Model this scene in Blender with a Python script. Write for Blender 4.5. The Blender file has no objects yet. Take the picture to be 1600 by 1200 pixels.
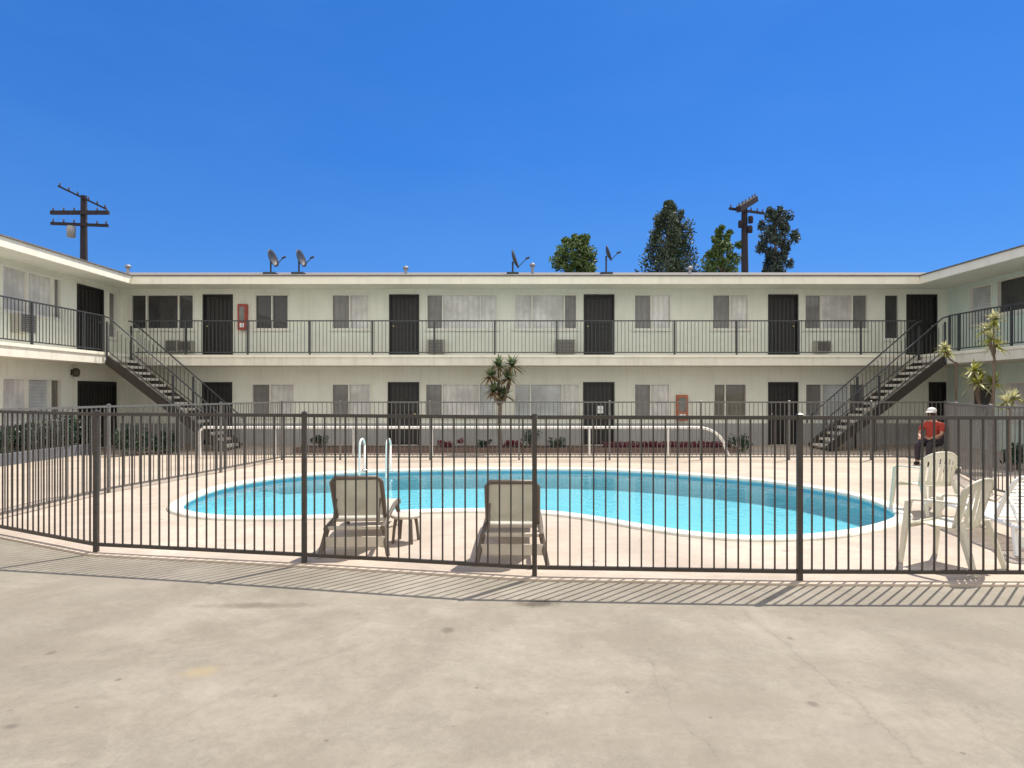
import bpy, bmesh, math, random
from mathutils import Vector, Matrix, Euler
random.seed(11)
R = math.radians
S = bpy.context.scene
COL = S.collection
H_CAM = 1.72

def PX(px, Y): return (px - 800) / 1000.0 * Y
def PZ(py, Y): return H_CAM + (615 - py) / 1000.0 * Y
def GP(px, py, z=0.0):
    Y = (H_CAM - z) * 1000.0 / (py - 615)
    return (PX(px, Y), Y)

# ------------------------------------------------------------------ materials
def srgb(r, g, b):
    f = lambda c: (c / 12.92) if c <= 0.04045 else ((c + 0.055) / 1.055) ** 2.4
    return (f(r / 255), f(g / 255), f(b / 255))

class NT:
    def __init__(self, m):
        self.t = m.node_tree; self.n = self.t.nodes; self.l = self.t.links
    def node(self, typ, **kw):
        x = self.n.new(typ)
        for k, v in kw.items(): setattr(x, k, v)
        return x
    def link(self, a, b): self.l.new(a, b)
    def math(self, op, a, b=None, clamp=False):
        x = self.n.new('ShaderNodeMath'); x.operation = op; x.use_clamp = clamp
        for i, v in enumerate((a, b)):
            if v is None: continue
            if isinstance(v, (int, float)): x.inputs[i].default_value = v
            else: self.l.new(v, x.inputs[i])
        return x.outputs[0]
    def mix(self, fac, a, b, blend='MIX'):
        x = self.n.new('ShaderNodeMix'); x.data_type = 'RGBA'; x.blend_type = blend
        for s, v in ((x.inputs[0], fac), (x.inputs[6], a), (x.inputs[7], b)):
            if isinstance(v, (int, float)): s.default_value = v
            elif isinstance(v, tuple): s.default_value = (*v[:3], 1)
            else: self.l.new(v, s)
        return x.outputs[2]
    def noise(self, vec, scale, detail=4, rough=0.55, dist=0.0):
        x = self.n.new('ShaderNodeTexNoise')
        x.inputs['Scale'].default_value = scale; x.inputs['Detail'].default_value = detail
        x.inputs['Roughness'].default_value = rough; x.inputs['Distortion'].default_value = dist
        if vec is not None: self.l.new(vec, x.inputs['Vector'])
        return x.outputs['Fac']
    def ramp(self, fac, stops):
        x = self.n.new('ShaderNodeValToRGB')
        e = x.color_ramp.elements
        while len(e) < len(stops): e.new(0.5)
        for el, (p, c) in zip(e, stops):
            el.position = p; el.color = (*c, 1) if isinstance(c, tuple) else (c, c, c, 1)
        self.l.new(fac, x.inputs[0])
        return x.outputs[0]

def new_mat(name):
    m = bpy.data.materials.new(name); m.use_nodes = True
    t = NT(m); bs = t.n['Principled BSDF']
    return m, t, bs

def mat(name, col, rough=0.6, var=0.12, scale=6.0, bump=0.0, bscale=60.0, metal=0.0, spec=0.5, coat=0.0, dirt=0.0, island=0.0, transl=0.0, streak=0.0):
    m, t, bs = new_mat(name)
    geo = t.node('ShaderNodeNewGeometry')
    pos = geo.outputs['Position']
    n = t.noise(pos, scale, 5, 0.6)
    lo = tuple(max(0, c * (1 - var)) for c in col); hi = tuple(min(1, c * (1 + var)) for c in col)
    c = t.ramp(n, [(0.25, lo), (0.75, hi)])
    if island:
        h = t.math('MULTIPLY_ADD', geo.outputs['Random Per Island'], island * 2)
        t.n[-1].inputs[2].default_value = 1 - island
        c = t.mix(1.0, c, h, 'MULTIPLY')
    if dirt:
        n2 = t.noise(pos, scale * 0.23, 6, 0.7)
        f = t.ramp(n2, [(0.5, 0.0), (0.8, dirt)])
        c = t.mix(f, c, tuple(x * 0.45 for x in col))
    if streak:
        mp = t.node('ShaderNodeMapping'); mp.inputs['Scale'].default_value = (1.6, 1.6, 0.12); t.link(pos, mp.inputs[0])
        n3 = t.noise(mp.outputs[0], 3.2, 6, 0.7)
        c = t.mix(t.ramp(n3, [(0.50, 0.0), (0.72, streak)]), c, tuple(x * k for x, k in zip(col, (0.55, 0.5, 0.42))))
    t.link(c, bs.inputs['Base Color'])
    bs.inputs['Roughness'].default_value = rough
    bs.inputs['Metallic'].default_value = metal
    bs.inputs['Specular IOR Level'].default_value = spec
    bs.inputs['Coat Weight'].default_value = coat
    if bump:
        b = t.node('ShaderNodeBump'); b.inputs['Strength'].default_value = bump; b.inputs['Distance'].default_value = 0.01
        t.link(t.noise(pos, bscale, 4, 0.6), b.inputs['Height']); t.link(b.outputs[0], bs.inputs['Normal'])
    if transl:
        out = t.n['Material Output']
        tr = t.node('ShaderNodeBsdfTranslucent'); t.link(c, tr.inputs[0])
        mx = t.node('ShaderNodeMixShader'); mx.inputs[0].default_value = transl
        t.link(bs.outputs[0], mx.inputs[1]); t.link(tr.outputs[0], mx.inputs[2]); t.link(mx.outputs[0], out.inputs[0])
    return m

def concrete(name, col, cracks=(), stain=0.35, scale=1.0, rust=None, spots=()):
    m, t, bs = new_mat(name)
    geo = t.node('ShaderNodeNewGeometry'); pos = geo.outputs['Position']
    sep = t.node('ShaderNodeSeparateXYZ'); t.link(pos, sep.inputs[0])
    big = t.noise(pos, 0.35 * scale, 6, 0.62, 0.6)
    mid = t.noise(pos, 1.7 * scale, 7, 0.68, 0.4)
    fine = t.noise(pos, 22 * scale, 6, 0.78)
    grit = t.noise(pos, 110, 3, 0.7)
    lo = tuple(c * 0.74 for c in col); hi = tuple(min(1, c * 1.16) for c in col)
    c = t.ramp(big, [(0.3, lo), (0.7, hi)])
    c = t.mix(t.ramp(mid, [(0.42, stain), (0.60, 0.0)]), c, tuple(x * k for x, k in zip(col, (0.66, 0.64, 0.62))))
    c = t.mix(0.7, c, t.ramp(fine, [(0.3, 0.72), (0.7, 1.0)]), 'MULTIPLY')
    c = t.mix(0.35, c, t.ramp(grit, [(0.3, 0.5), (0.62, 1.0)]), 'MULTIPLY')
    mp = t.node('ShaderNodeMapping'); mp.inputs['Rotation'].default_value = (0, 0, 0.5); mp.inputs['Scale'].default_value = (0.35, 1.5, 1); t.link(pos, mp.inputs[0])
    trow = t.noise(mp.outputs[0], 2.2 * scale, 8, 0.72, 0.8)
    c = t.mix(t.ramp(trow, [(0.40, stain * 1.1), (0.56, 0.0)]), c, tuple(x * k for x, k in zip(col, (0.70, 0.68, 0.66))))
    pale = t.noise(pos, 0.7 * scale, 9, 0.8, 0.25)
    c = t.mix(t.ramp(pale, [(0.48, 0.0), (0.70, stain * 0.9)]), c, tuple(min(1, x * 1.28) for x in col))
    v2 = t.node('ShaderNodeTexVoronoi'); v2.inputs['Scale'].default_value = 4.5; t.link(pos, v2.inputs['Vector'])
    c = t.mix(t.ramp(t.math('ADD', v2.outputs['Distance'], t.math('MULTIPLY', fine, 0.10)), [(0.07, 0.5), (0.12, 0.0)]), c, tuple(x * 0.45 for x in col))
    # small dark drips / gum spots
    v = t.node('ShaderNodeTexVoronoi'); v.inputs['Scale'].default_value = 0.9; t.link(pos, v.inputs['Vector'])
    sp = t.math('ADD', v.outputs['Distance'], t.math('MULTIPLY', mid, 0.06))
    c = t.mix(t.ramp(sp, [(0.045, 0.65), (0.075, 0.0)]), c, tuple(x * 0.35 for x in col))
    wob = t.math('MULTIPLY', t.math('SUBTRACT', t.noise(pos, 2.6, 5, 0.6), 0.5), 0.22)
    wob2 = t.math('MULTIPLY', t.math('SUBTRACT', t.noise(pos, 18, 3, 0.6), 0.5), 0.05)
    w = t.math('ADD', wob, wob2)
    for (x0, y0, x1, y1, wid, dark) in cracks:
        dx, dy = x1 - x0, y1 - y0; L = math.hypot(dx, dy); ux, uy = dx / L, dy / L
        px = t.math('SUBTRACT', sep.outputs[0], x0); py = t.math('SUBTRACT', sep.outputs[1], y0)
        along = t.math('ADD', t.math('MULTIPLY', px, ux), t.math('MULTIPLY', py, uy))
        perp = t.math('ADD', t.math('MULTIPLY', px, -uy), t.math('MULTIPLY', py, ux))
        d = t.math('ABSOLUTE', t.math('ADD', perp, w))
        inside = t.math('MULTIPLY', t.math('GREATER_THAN', along, 0), t.math('LESS_THAN', along, L))
        core = t.math('MULTIPLY', t.ramp(d, [(wid * 0.4, dark), (wid, dark * 0.3), ]), 1.0)
        e = t.n[-2].color_ramp.elements.new(min(0.99, wid * 6)); e.color = (0, 0, 0, 1)
        c = t.mix(t.math('MULTIPLY', core, inside), c, tuple(x * 0.3 for x in col))
    for (x0, y0, rx, ry, dc, st) in spots:
        px = t.math('DIVIDE', t.math('SUBTRACT', sep.outputs[0], x0), rx); py = t.math('DIVIDE', t.math('SUBTRACT', sep.outputs[1], y0), ry)
        d = t.math('SQRT', t.math('ADD', t.math('MULTIPLY', px, px), t.math('MULTIPLY', py, py)))
        d = t.math('ADD', d, t.math('MULTIPLY', t.math('SUBTRACT', t.noise(pos, 5.5, 5, 0.65), 0.5), 1.5))
        c = t.mix(t.ramp(d, [(0.3, st), (0.95, 0.0)]), c, dc)
    t.link(c, bs.inputs['Base Color'])
    bs.inputs['Roughness'].default_value = 0.85; bs.inputs['Specular IOR Level'].default_value = 0.25
    b = t.node('ShaderNodeBump'); b.inputs['Strength'].default_value = 0.35; b.inputs['Distance'].default_value = 0.008
    t.link(t.math('ADD', t.math('MULTIPLY', fine, 0.6), t.math('MULTIPLY', mid, 1.4)), b.inputs['Height']); t.link(b.outputs[0], bs.inputs['Normal'])
    return m

CR = []
def crack_px(pts, wid=0.012, dark=0.6):
    g = [GP(*p) for p in pts]
    for a, b in zip(g[:-1], g[1:]): CR.append((a[0], a[1], b[0], b[1], wid, dark))
crack_px([(1160, 955), (1235, 1015), (1330, 1090), (1445, 1195)], 0.012, 0.26)
crack_px([(1015, 1030), (1050, 1110), (1130, 1190)], 0.010, 0.2)
crack_px([(1500, 1110), (1560, 1165), (1600, 1195)], 0.010, 0.18)
crack_px([(560, 1010), (400, 1060), (250, 1140)], 0.008, 0.16)
def spot(px, py, wpx, hpx, col, st):
    x, y = GP(px, py); y2 = GP(px, py + hpx)[1]
    return (x, y, wpx / 1000 * y, abs(y - y2), col, st)
SP = [spot(840, 943, 46, 9, (0.08, 0.065, 0.05), 0.85), spot(400, 946, 110, 6, (0.13, 0.11, 0.085), 0.7),
      spot(315, 1050, 34, 14, (0.33, 0.25, 0.12), 0.4), spot(1340, 1150, 60, 20, (0.24, 0.21, 0.18), 0.5),
      spot(1080, 1120, 70, 25, (0.27, 0.24, 0.2), 0.4), spot(1560, 1080, 80, 40, (0.26, 0.23, 0.2), 0.35),
      spot(230, 905, 200, 10, (0.25, 0.22, 0.19), 0.4), spot(18, 1135, 16, 6, (0.1, 0.09, 0.08), 0.6)]

for (qx, qy, qr) in ((745, 1075, 7), (980, 1082, 7), (975, 1070, 4), (120, 1105, 6), (185, 1062, 8), (510, 1157, 9), (430, 1087, 9), (80, 1020, 14), (1235, 998, 12), (1505, 1177, 9), (1110, 1121, 8), (1270, 1100, 14), (700, 985, 16)):
    SP.append(spot(qx, qy, qr * .72, qr * .4, (0.10, 0.085, 0.068), 0.6))
M = {}
M['drive'] = concrete('driveway_concrete', (0.315, 0.280, 0.230), CR, 0.5, 1.0, spots=SP)
M['deck'] = concrete('deck_concrete', (0.56, 0.468, 0.39), (), 0.3, 1.3)
M['coping'] = mat('coping_plaster', (0.70, 0.68, 0.60), 0.7, 0.10, 5, 0.15, 90, dirt=0.35)
M['wall'] = mat('stucco', (0.77, 0.785, 0.705), 0.9, 0.06, 1.2, 0.5, 140, spec=0.2, dirt=0.10, streak=0.22)
M['mint_cast'] = mat('mint_cast_stucco', (0.66, 0.765, 0.71), 0.9, 0.06, 1.2, 0.5, 140, spec=0.2, dirt=0.10, streak=0.2)  # same stucco, with the right wing's cool colour cast put into the colour
M['base_shade'] = mat('grey_base_shade', (0.34, 0.34, 0.34), 0.9, 0.08, 1.5, 0.5, 140, spec=0.2, dirt=0.2)  # shade at the foot of the rear wall, put in as grey
M['trim'] = mat('cream_trim', (0.82, 0.79, 0.68), 0.6, 0.05, 2.0, 0.1, 60, dirt=0.22, streak=0.25)
M['slab'] = mat('walkway_concrete', (0.74, 0.71, 0.62), 0.8, 0.07, 1.6, 0.2, 80, dirt=0.25, streak=0.35)
M['roof'] = mat('roof_gravel', (0.17, 0.155, 0.145), 0.95, 0.3, 9, 0.6, 50)
M['iron'] = mat('bronze_iron', (0.042, 0.034, 0.029), 0.42, 0.25, 12, spec=0.4)
M['iron_grey'] = mat('grey_iron', (0.125, 0.117, 0.112), 0.5, 0.25, 12, spec=0.6)  # lighter grey iron for the side and back fences and patio chair
M['rail'] = mat('railing_paint', (0.045, 0.048, 0.055), 0.45, 0.2, 10)
M['door'] = mat('door_mesh', (0.022, 0.02, 0.02), 0.5, 0.25, 8, 0.2, 200)
M['grille'] = mat('door_grille', (0.012, 0.012, 0.012), 0.5, 0.2, 8)
M['frame'] = mat('window_frame', (0.75, 0.74, 0.68), 0.5, 0.05, 4)
M['brass'] = mat('brass', (0.5, 0.4, 0.22), 0.35, 0.1, 8, metal=0.8)
def pane_mat(name, col, fold=0.0, rough=0.12, horiz=False):
    m, t, bs = new_mat(name)
    geo = t.node('ShaderNodeNewGeometry'); pos = geo.outputs['Position']
    c = t.ramp(t.noise(pos, 1.3, 4, 0.6), [(0.35, tuple(x * 0.66 for x in col)), (0.62, tuple(min(1, x * 1.1) for x in col))])
    if fold:
        sep = t.node('ShaderNodeSeparateXYZ'); t.link(pos, sep.inputs[0])
        k = sep.outputs[2] if horiz else t.math('ADD', sep.outputs[0], sep.outputs[1])
        s = t.math('SINE', t.math('ADD', t.math('MULTIPLY', k, 70.0 if horiz else 34.0), t.math('MULTIPLY', t.noise(pos, 2.0, 2), 6.0 if not horiz else 0.3)))
        c = t.mix(t.math('MULTIPLY_ADD', s, fold), c, tuple(x * 0.6 for x in col))
        t.n[-2].inputs[2].default_value = fold
    t.link(c, bs.inputs['Base Color']); bs.inputs['Roughness'].default_value = 0.6
    bs.inputs['Coat Weight'].default_value = 0.8; bs.inputs['Coat Roughness'].default_value = rough * 0.3
    return m
M['p_dark'] = pane_mat('dark_pane', (0.035, 0.036, 0.04), 0.15)
M['p_grey'] = pane_mat('screened_pane', (0.20, 0.195, 0.19), 0.2)
M['p_white'] = pane_mat('curtained_pane', (0.70, 0.69, 0.68), 0.18)
M['p_blind'] = pane_mat('blind_pane', (0.56, 0.59, 0.61), 0.22, horiz=True)
M['p_tan'] = pane_mat('tan_blind_pane', (0.17, 0.15, 0.12), 0.25)
M['ac'] = mat('air_conditioner_shell', (0.42, 0.40, 0.36), 0.55, 0.1, 6, dirt=0.3)
M['ac_g'] = mat('air_conditioner_grille', (0.10, 0.095, 0.09), 0.6, 0.2, 30)
M['red'] = mat('red_cabinet', (0.36, 0.045, 0.03), 0.4, 0.15, 8, dirt=0.2)
M['orange'] = mat('orange_cabinet', (0.42, 0.12, 0.05), 0.4, 0.15, 8, dirt=0.2)
M['tread'] = mat('stair_tread_concrete', (0.62, 0.58, 0.52), 0.85, 0.18, 5, 0.3, 70, dirt=0.3)
M['white_metal'] = mat('white_pipe_paint', (0.80, 0.79, 0.76), 0.4, 0.05, 6, dirt=0.1)
M['chrome'] = mat('pool_rail_steel', (0.75, 0.75, 0.76), 0.22, 0.05, 6, metal=0.9)
M['resin'] = mat('tan_resin', (0.125, 0.098, 0.075), 0.5, 0.15, 8, 0.1, 60, dirt=0.2)
M['resin_l'] = mat('pale_resin', (0.52, 0.46, 0.38), 0.5, 0.1, 8, 0.1, 60, dirt=0.2)
M['sling'] = mat('grey_sling', (0.62, 0.61, 0.53), 0.8, 0.12, 5, 0.3, 300, dirt=0.12, transl=0.35)
M['strap'] = mat('white_strap', (0.80, 0.79, 0.76), 0.5, 0.05, 8)
M['plastic'] = mat('old_white_plastic', (0.72, 0.69, 0.58), 0.42, 0.07, 7, 0.05, 90, dirt=0.12, transl=0.22)
M['pole'] = mat('creosoted_wood', (0.020, 0.015, 0.022), 0.85, 0.3, 3, 0.5, 30)
M['insul'] = mat('ceramic_insulator', (0.07, 0.06, 0.07), 0.3, 0.1, 10)
M['dish'] = mat('dish_grey', (0.035, 0.038, 0.05), 0.5, 0.1, 6)
M['galv'] = mat('galvanised_metal', (0.30, 0.30, 0.31), 0.5, 0.15, 10, metal=0.4)
M['bark'] = mat('bark', (0.16, 0.115, 0.085), 0.9, 0.3, 9, 0.7, 30)
M['leaf_con'] = mat('conifer_leaf', (0.060, 0.085, 0.048), 0.6, 0.35, 0.9, island=0.55, transl=0.15)
M['leaf_blu'] = mat('bluish_conifer_leaf', (0.045, 0.068, 0.058), 0.6, 0.35, 0.9, island=0.5, transl=0.12)
M['leaf_grn'] = mat('green_leaf', (0.085, 0.135, 0.035), 0.55, 0.35, 0.8, island=0.55, transl=0.2)
M['leaf_dk'] = mat('shrub_leaf', (0.030, 0.062, 0.034), 0.5, 0.3, 3, island=0.5, transl=0.15)
M['leaf_red'] = mat('red_leaf', (0.15, 0.022, 0.035), 0.55, 0.3, 3, island=0.5, transl=0.15)
M['leaf_yuc'] = mat('yucca_blade', (0.13, 0.175, 0.085), 0.5, 0.25, 4, island=0.4, transl=0.15)
M['leaf_dead'] = mat('dry_blade', (0.22, 0.15, 0.07), 0.7, 0.3, 4, island=0.4, transl=0.15)
M['leaf_var'] = mat('cream_blade', (0.52, 0.50, 0.27), 0.5, 0.2, 4, island=0.3, transl=0.25)
M['leaf_yel'] = mat('yellow_blade', (0.36, 0.37, 0.07), 0.5, 0.2, 4, island=0.3, transl=0.25)
M['soil'] = mat('soil', (0.075, 0.052, 0.04), 0.95, 0.35, 8, 0.8, 40)
M['kerb'] = mat('planter_brick', (0.16, 0.105, 0.085), 0.85, 0.25, 7, 0.4, 50)
M['slate'] = mat('slate_blue_shade', (0.13, 0.14, 0.17), 0.8, 0.15, 3, 0.3, 80, dirt=0.3)  # dark colour stands for shade at the foot of the left wing
M['basin'] = mat('pool_plaster', (0.46, 0.68, 0.75), 0.75, 0.05, 1.5, 0.0, dirt=0.08)
M['tile'] = mat('waterline_tile', (0.16, 0.42, 0.54), 0.3, 0.15, 14)
M['skin'] = mat('skin', (0.42, 0.22, 0.15), 0.55, 0.06, 20)
M['shirt'] = mat('red_shirt', (0.36, 0.04, 0.025), 0.85, 0.15, 20, 0.4, 60)
M['trouser'] = mat('dark_trousers', (0.035, 0.026, 0.035), 0.85, 0.2, 20, 0.4, 60)
M['cap'] = mat('white_cap', (0.75, 0.72, 0.70), 0.8, 0.05, 20)
M['hair'] = mat('dark_hair', (0.03, 0.02, 0.016), 0.7, 0.2, 60)
M['shoe'] = mat('black_shoe', (0.02, 0.02, 0.02), 0.5, 0.2, 20)
M['paper'] = mat('paper_notice', (0.80, 0.80, 0.80), 0.7, 0.03, 12)
M['globe'] = mat('lamp_metal', (0.06, 0.052, 0.04), 0.4, 0.2, 20)

# ------------------------------------------------------------------ mesh builder
def wloc(o):
    v = Vector((0, 0, 0))
    while o is not None:
        v += o.location; o = o.parent
    return v

class MB:
    def __init__(self): self.v = []; self.f = []; self.s = []
    def add(self, vs, fs, smooth=False):
        b = len(self.v); self.v += [tuple(x) for x in vs]
        for f in fs: self.f.append([i + b for i in f]); self.s.append(smooth)
        return self
    def box(self, x0, x1, y0, y1, z0, z1):
        vs = [(x, y, z) for x in (x0, x1) for y in (y0, y1) for z in (z0, z1)]
        return self.add(vs, [(0, 1, 3, 2), (4, 6, 7, 5), (0, 4, 5, 1), (2, 3, 7, 6), (0, 2, 6, 4), (1, 5, 7, 3)])
    def obox(self, c, size, rot=None):
        m = rot.to_matrix() if isinstance(rot, Euler) else (rot or Matrix.Identity(3))
        c = Vector(c); h = [s / 2 for s in size]
        vs = [c + m @ Vector((a * h[0], b * h[1], d * h[2])) for a in (-1, 1) for b in (-1, 1) for d in (-1, 1)]
        return self.add(vs, [(0, 1, 3, 2), (4, 6, 7, 5), (0, 4, 5, 1), (2, 3, 7, 6), (0, 2, 6, 4), (1, 5, 7, 3)])
    def beam(self, p0, p1, w, h, w1=None, h1=None, up=(0, 0, 1)):
        p0, p1 = Vector(p0), Vector(p1); d = (p1 - p0).normalized(); up = Vector(up)
        if abs(d.dot(up)) > 0.98: up = Vector((0, 1, 0))
        s = d.cross(up).normalized(); u = s.cross(d).normalized()
        w1 = w if w1 is None else w1; h1 = h if h1 is None else h1
        vs = []
        for p, a, b in ((p0, w, h), (p1, w1, h1)):
            for i, j in ((-1, -1), (1, -1), (1, 1), (-1, 1)): vs.append(p + s * (i * a / 2) + u * (j * b / 2))
        return self.add(vs, [(3, 2, 1, 0), (4, 5, 6, 7), (0, 1, 5, 4), (1, 2, 6, 5), (2, 3, 7, 6), (3, 0, 4, 7)])
    def tube(self, pts, r, n=8, cap=True):
        pts = [Vector(p) for p in pts]; k = len(pts)
        rs = r if isinstance(r, (list, tuple)) else [r] * k
        prev = None; rings = []
        for i, p in enumerate(pts):
            d = (pts[min(i + 1, k - 1)] - pts[max(i - 1, 0)]).normalized()
            if prev is None:
                a = Vector((0, 0, 1)) if abs(d.z) < 0.9 else Vector((1, 0, 0))
                s = d.cross(a).normalized()
            else: s = (prev - d * prev.dot(d)).normalized()
            prev = s; u = d.cross(s)
            rings.append([p + (s * math.cos(2 * math.pi * j / n) + u * math.sin(2 * math.pi * j / n)) * rs[i] for j in range(n)])
        vs = [v for ring in rings for v in ring]
        fs = [(i * n + j, i * n + (j + 1) % n, (i + 1) * n + (j + 1) % n, (i + 1) * n + j) for i in range(k - 1) for j in range(n)]
        self.add(vs, fs, True)
        if cap: self.add(rings[0], [tuple(range(n))[::-1]]); self.add(rings[-1], [tuple(range(n))])
        return self
    def lathe(self, prof, c=(0, 0, 0), n=20, rot=None, smooth=True):
        c = Vector(c); m = rot.to_matrix() if rot else Matrix.Identity(3)
        vs = [c + m @ Vector((r * math.cos(2 * math.pi * j / n), r * math.sin(2 * math.pi * j / n), z)) for r, z in prof for j in range(n)]
        fs = [(i * n + j, i * n + (j + 1) % n, (i + 1) * n + (j + 1) % n, (i + 1) * n + j) for i in range(len(prof) - 1) for j in range(n)]
        return self.add(vs, fs, smooth)
    def prism(self, poly, axis, a0, a1):
        n = len(poly)
        f = {'x': lambda p, a: (a, p[0], p[1]), 'y': lambda p, a: (p[0], a, p[1]), 'z': lambda p, a: (p[0], p[1], a)}[axis]
        vs = [f(p, a0) for p in poly] + [f(p, a1) for p in poly]
        fs = [tuple(range(n))[::-1], tuple(range(n, 2 * n))] + [(i, (i + 1) % n, n + (i + 1) % n, n + i) for i in range(n)]
        return self.add(vs, fs)
    def leaf(self, c, size, asp=0.5, nrm=None):
        d = Vector((random.gauss(0, 1), random.gauss(0, 1), random.gauss(0, 1))).normalized()
        a = Vector((random.gauss(0, 1), random.gauss(0, 1), random.gauss(0, 1)))
        s = d.cross(a).normalized(); c = Vector(c)
        L = d * size; W = s * size * asp
        return self.add([c - L, c + W * 0.9 - L * 0.1, c + L, c - W * 0.9 - L * 0.1], [(0, 1, 2, 3)])
    def build(self, name, m, parent=None, loc=None, recalc=True, bevel=0.0):
        me = bpy.data.meshes.new(name)
        if loc is None and parent is None: off = Vector((0, 0, 0))
        elif parent is not None: off = wloc(parent)
        else: off = Vector(loc)
        me.from_pydata([(x - off.x, y - off.y, z - off.z) for x, y, z in self.v], [], self.f)
        for p, s in zip(me.polygons, self.s): p.use_smooth = s
        if recalc:
            bm = bmesh.new(); bm.from_mesh(me); bmesh.ops.recalc_face_normals(bm, faces=bm.faces); bm.to_mesh(me); bm.free()
        me.materials.append(m if not isinstance(m, str) else M[m])
        o = bpy.data.objects.new(name, me); COL.objects.link(o)
        if parent is not None: o.parent = parent
        elif loc is not None: o.location = loc
        if bevel:
            b = o.modifiers.new('bevel', 'BEVEL'); b.width = bevel; b.segments = 2; b.limit_method = 'ANGLE'
        return o

def tag(o, label, cat, group=None):
    o['label'] = label; o['category'] = cat
    if group: o['group'] = group
    return o
def thing(name, loc, label, cat, group=None):
    o = bpy.data.objects.new(name, None); o.empty_display_size = 0.2
    o.location = loc; COL.objects.link(o)
    return tag(o, label, cat, group)
def struct(o): o['kind'] = 'structure'; return o
def stuff(o): o['kind'] = 'stuff'; return o
def kids(o): return [c for c in bpy.data.objects if c.parent is o]
def dup(o, parent=None):
    c = o.copy(); COL.objects.link(c)
    if parent is not None: c.parent = parent
    for ch in kids(o): dup(ch, c)
    return c
def place(o, loc, rz=0, label=None, scale=None):
    o.location = loc; o.rotation_euler = (0, 0, rz)
    if scale: o.scale = scale
    if label: o['label'] = label
    return o

# ------------------------------------------------------------------ layout constants
YW, YF = 21.1, 20.0            # rear wall face, rear eave / walkway edge
XWL, XFL = -12.9, -11.9        # left wing wall face, eave
XWR, XFR = 14.35, 12.75        # right wing wall face, eave
Z2, ZS = 2.92, 2.60            # upper walkway top and underside
ZE0, ZE1 = 5.14, 5.38          # eave fascia
YN = 4.0                       # near end of the wings
BACK = 31.0

# ------------------------------------------------------------------ pool outline
kp = [(285, 790), (305, 777), (345, 763), (400, 752), (475, 743), (600, 736.5), (750, 733.5), (900, 733.5), (1000, 737), (1100, 744), (1200, 753),
      (1300, 768), (1365, 784), (1400, 802), (1385, 815), (1330, 829), (1250, 838), (1150, 839), (1050, 829), (950, 812), (870, 801), (780, 797),
      (690, 797), (600, 801), (500, 807), (400, 809), (330, 806), (292, 799)]
kg = [Vector(GP(x, y, 0.03)) for x, y in kp]
def catmull(P, k=6):
    n = len(P); out = []
    for i in range(n):
        a, b, c, d = P[i - 1], P[i], P[(i + 1) % n], P[(i + 2) % n]
        for j in range(k):
            t = j / k
            out.append(0.5 * ((2 * b) + (c - a) * t + (2 * a - 5 * b + 4 * c - d) * t * t + (3 * b - a - 3 * c + d) * t ** 3))
    return out
pool = catmull(kg)
for _ in range(4): pool = [(pool[i - 1] + pool[i] * 2 + pool[(i + 1) % len(pool)]) / 4 for i in range(len(pool))]
area = sum(pool[i - 1].x * pool[i].y - pool[i].x * pool[i - 1].y for i in range(len(pool)))
if area < 0: pool = pool[::-1]
def offset(P, d):
    out = []
    for i in range(len(P)):
        t = (P[(i + 1) % len(P)] - P[i - 1]).normalized()
        out.append(P[i] + Vector((t.y, -t.x)) * d)
    return out

def sheet_with_hole(name, outer, hole, z, m, skirt=0.0):
    bm = bmesh.new(); edges = []
    for loop in (outer, hole):
        vs = [bm.verts.new((p[0], p[1], z)) for p in loop]
        for i in range(len(vs)): edges.append(bm.edges.new((vs[i - 1], vs[i])))
    bmesh.ops.triangle_fill(bm, use_beauty=True, use_dissolve=False, edges=edges)
    for f in bm.faces:
        f.normal_update()
        if f.normal.z < 0: f.normal_flip()
    if skirt:
        n = len(outer)
        for i in range(n):
            a, b = outer[i - 1], outer[i]
            q = [bm.verts.new((a[0], a[1], z)), bm.verts.new((b[0], b[1], z)), bm.verts.new((b[0], b[1], z - skirt)), bm.verts.new((a[0], a[1], z - skirt))]
            bm.faces.new(q)
    me = bpy.data.meshes.new(name); bm.to_mesh(me); bm.free(); me.materials.append(m)
    o = bpy.data.objects.new(name, me); COL.objects.link(o); return struct(o)

hole = offset(pool, 0.14)
G = 1500
sheet_with_hole('ground', [(-G, -G), (G, -G), (G, G), (-G, G)], hole, 0.0, M['drive'])

# fence line in plan
A0 = (-6.9, 8.15)
front = [A0, (-4.47, 6.88), (-2.09, 6.44), (0.21, 5.97), (2.62, 5.83), (5.05, 5.80), (7.4, 6.1)]
left = [A0, (-6.9, 10.95), (-6.26, 13.76), (-5.9, 16.4)]
back = [(-5.9, 16.4), (-4.4, 16.4), (-2.1, 16.4), (0.18, 16.4), (2.5, 16.4), (4.84, 16.4), (7.1, 16.4), (9.2, 16.4), (11.1, 16.4)]
right = [(11.1, 16.4), (9.5, 13.7), (8.2, 10.97), (7.8, 8.4), (7.4, 6.1)]
edge = [(XWL, 11.6), (A0[0], A0[1] - 0.13)] + [(x, y - 0.11) for x, y in front[1:]] + [(XWR, 7.2)]
sheet_with_hole('pool_deck', edge + [(XWR, YW), (XWL, YW)], hole, 0.02, M['deck'], 0.02)

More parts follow.
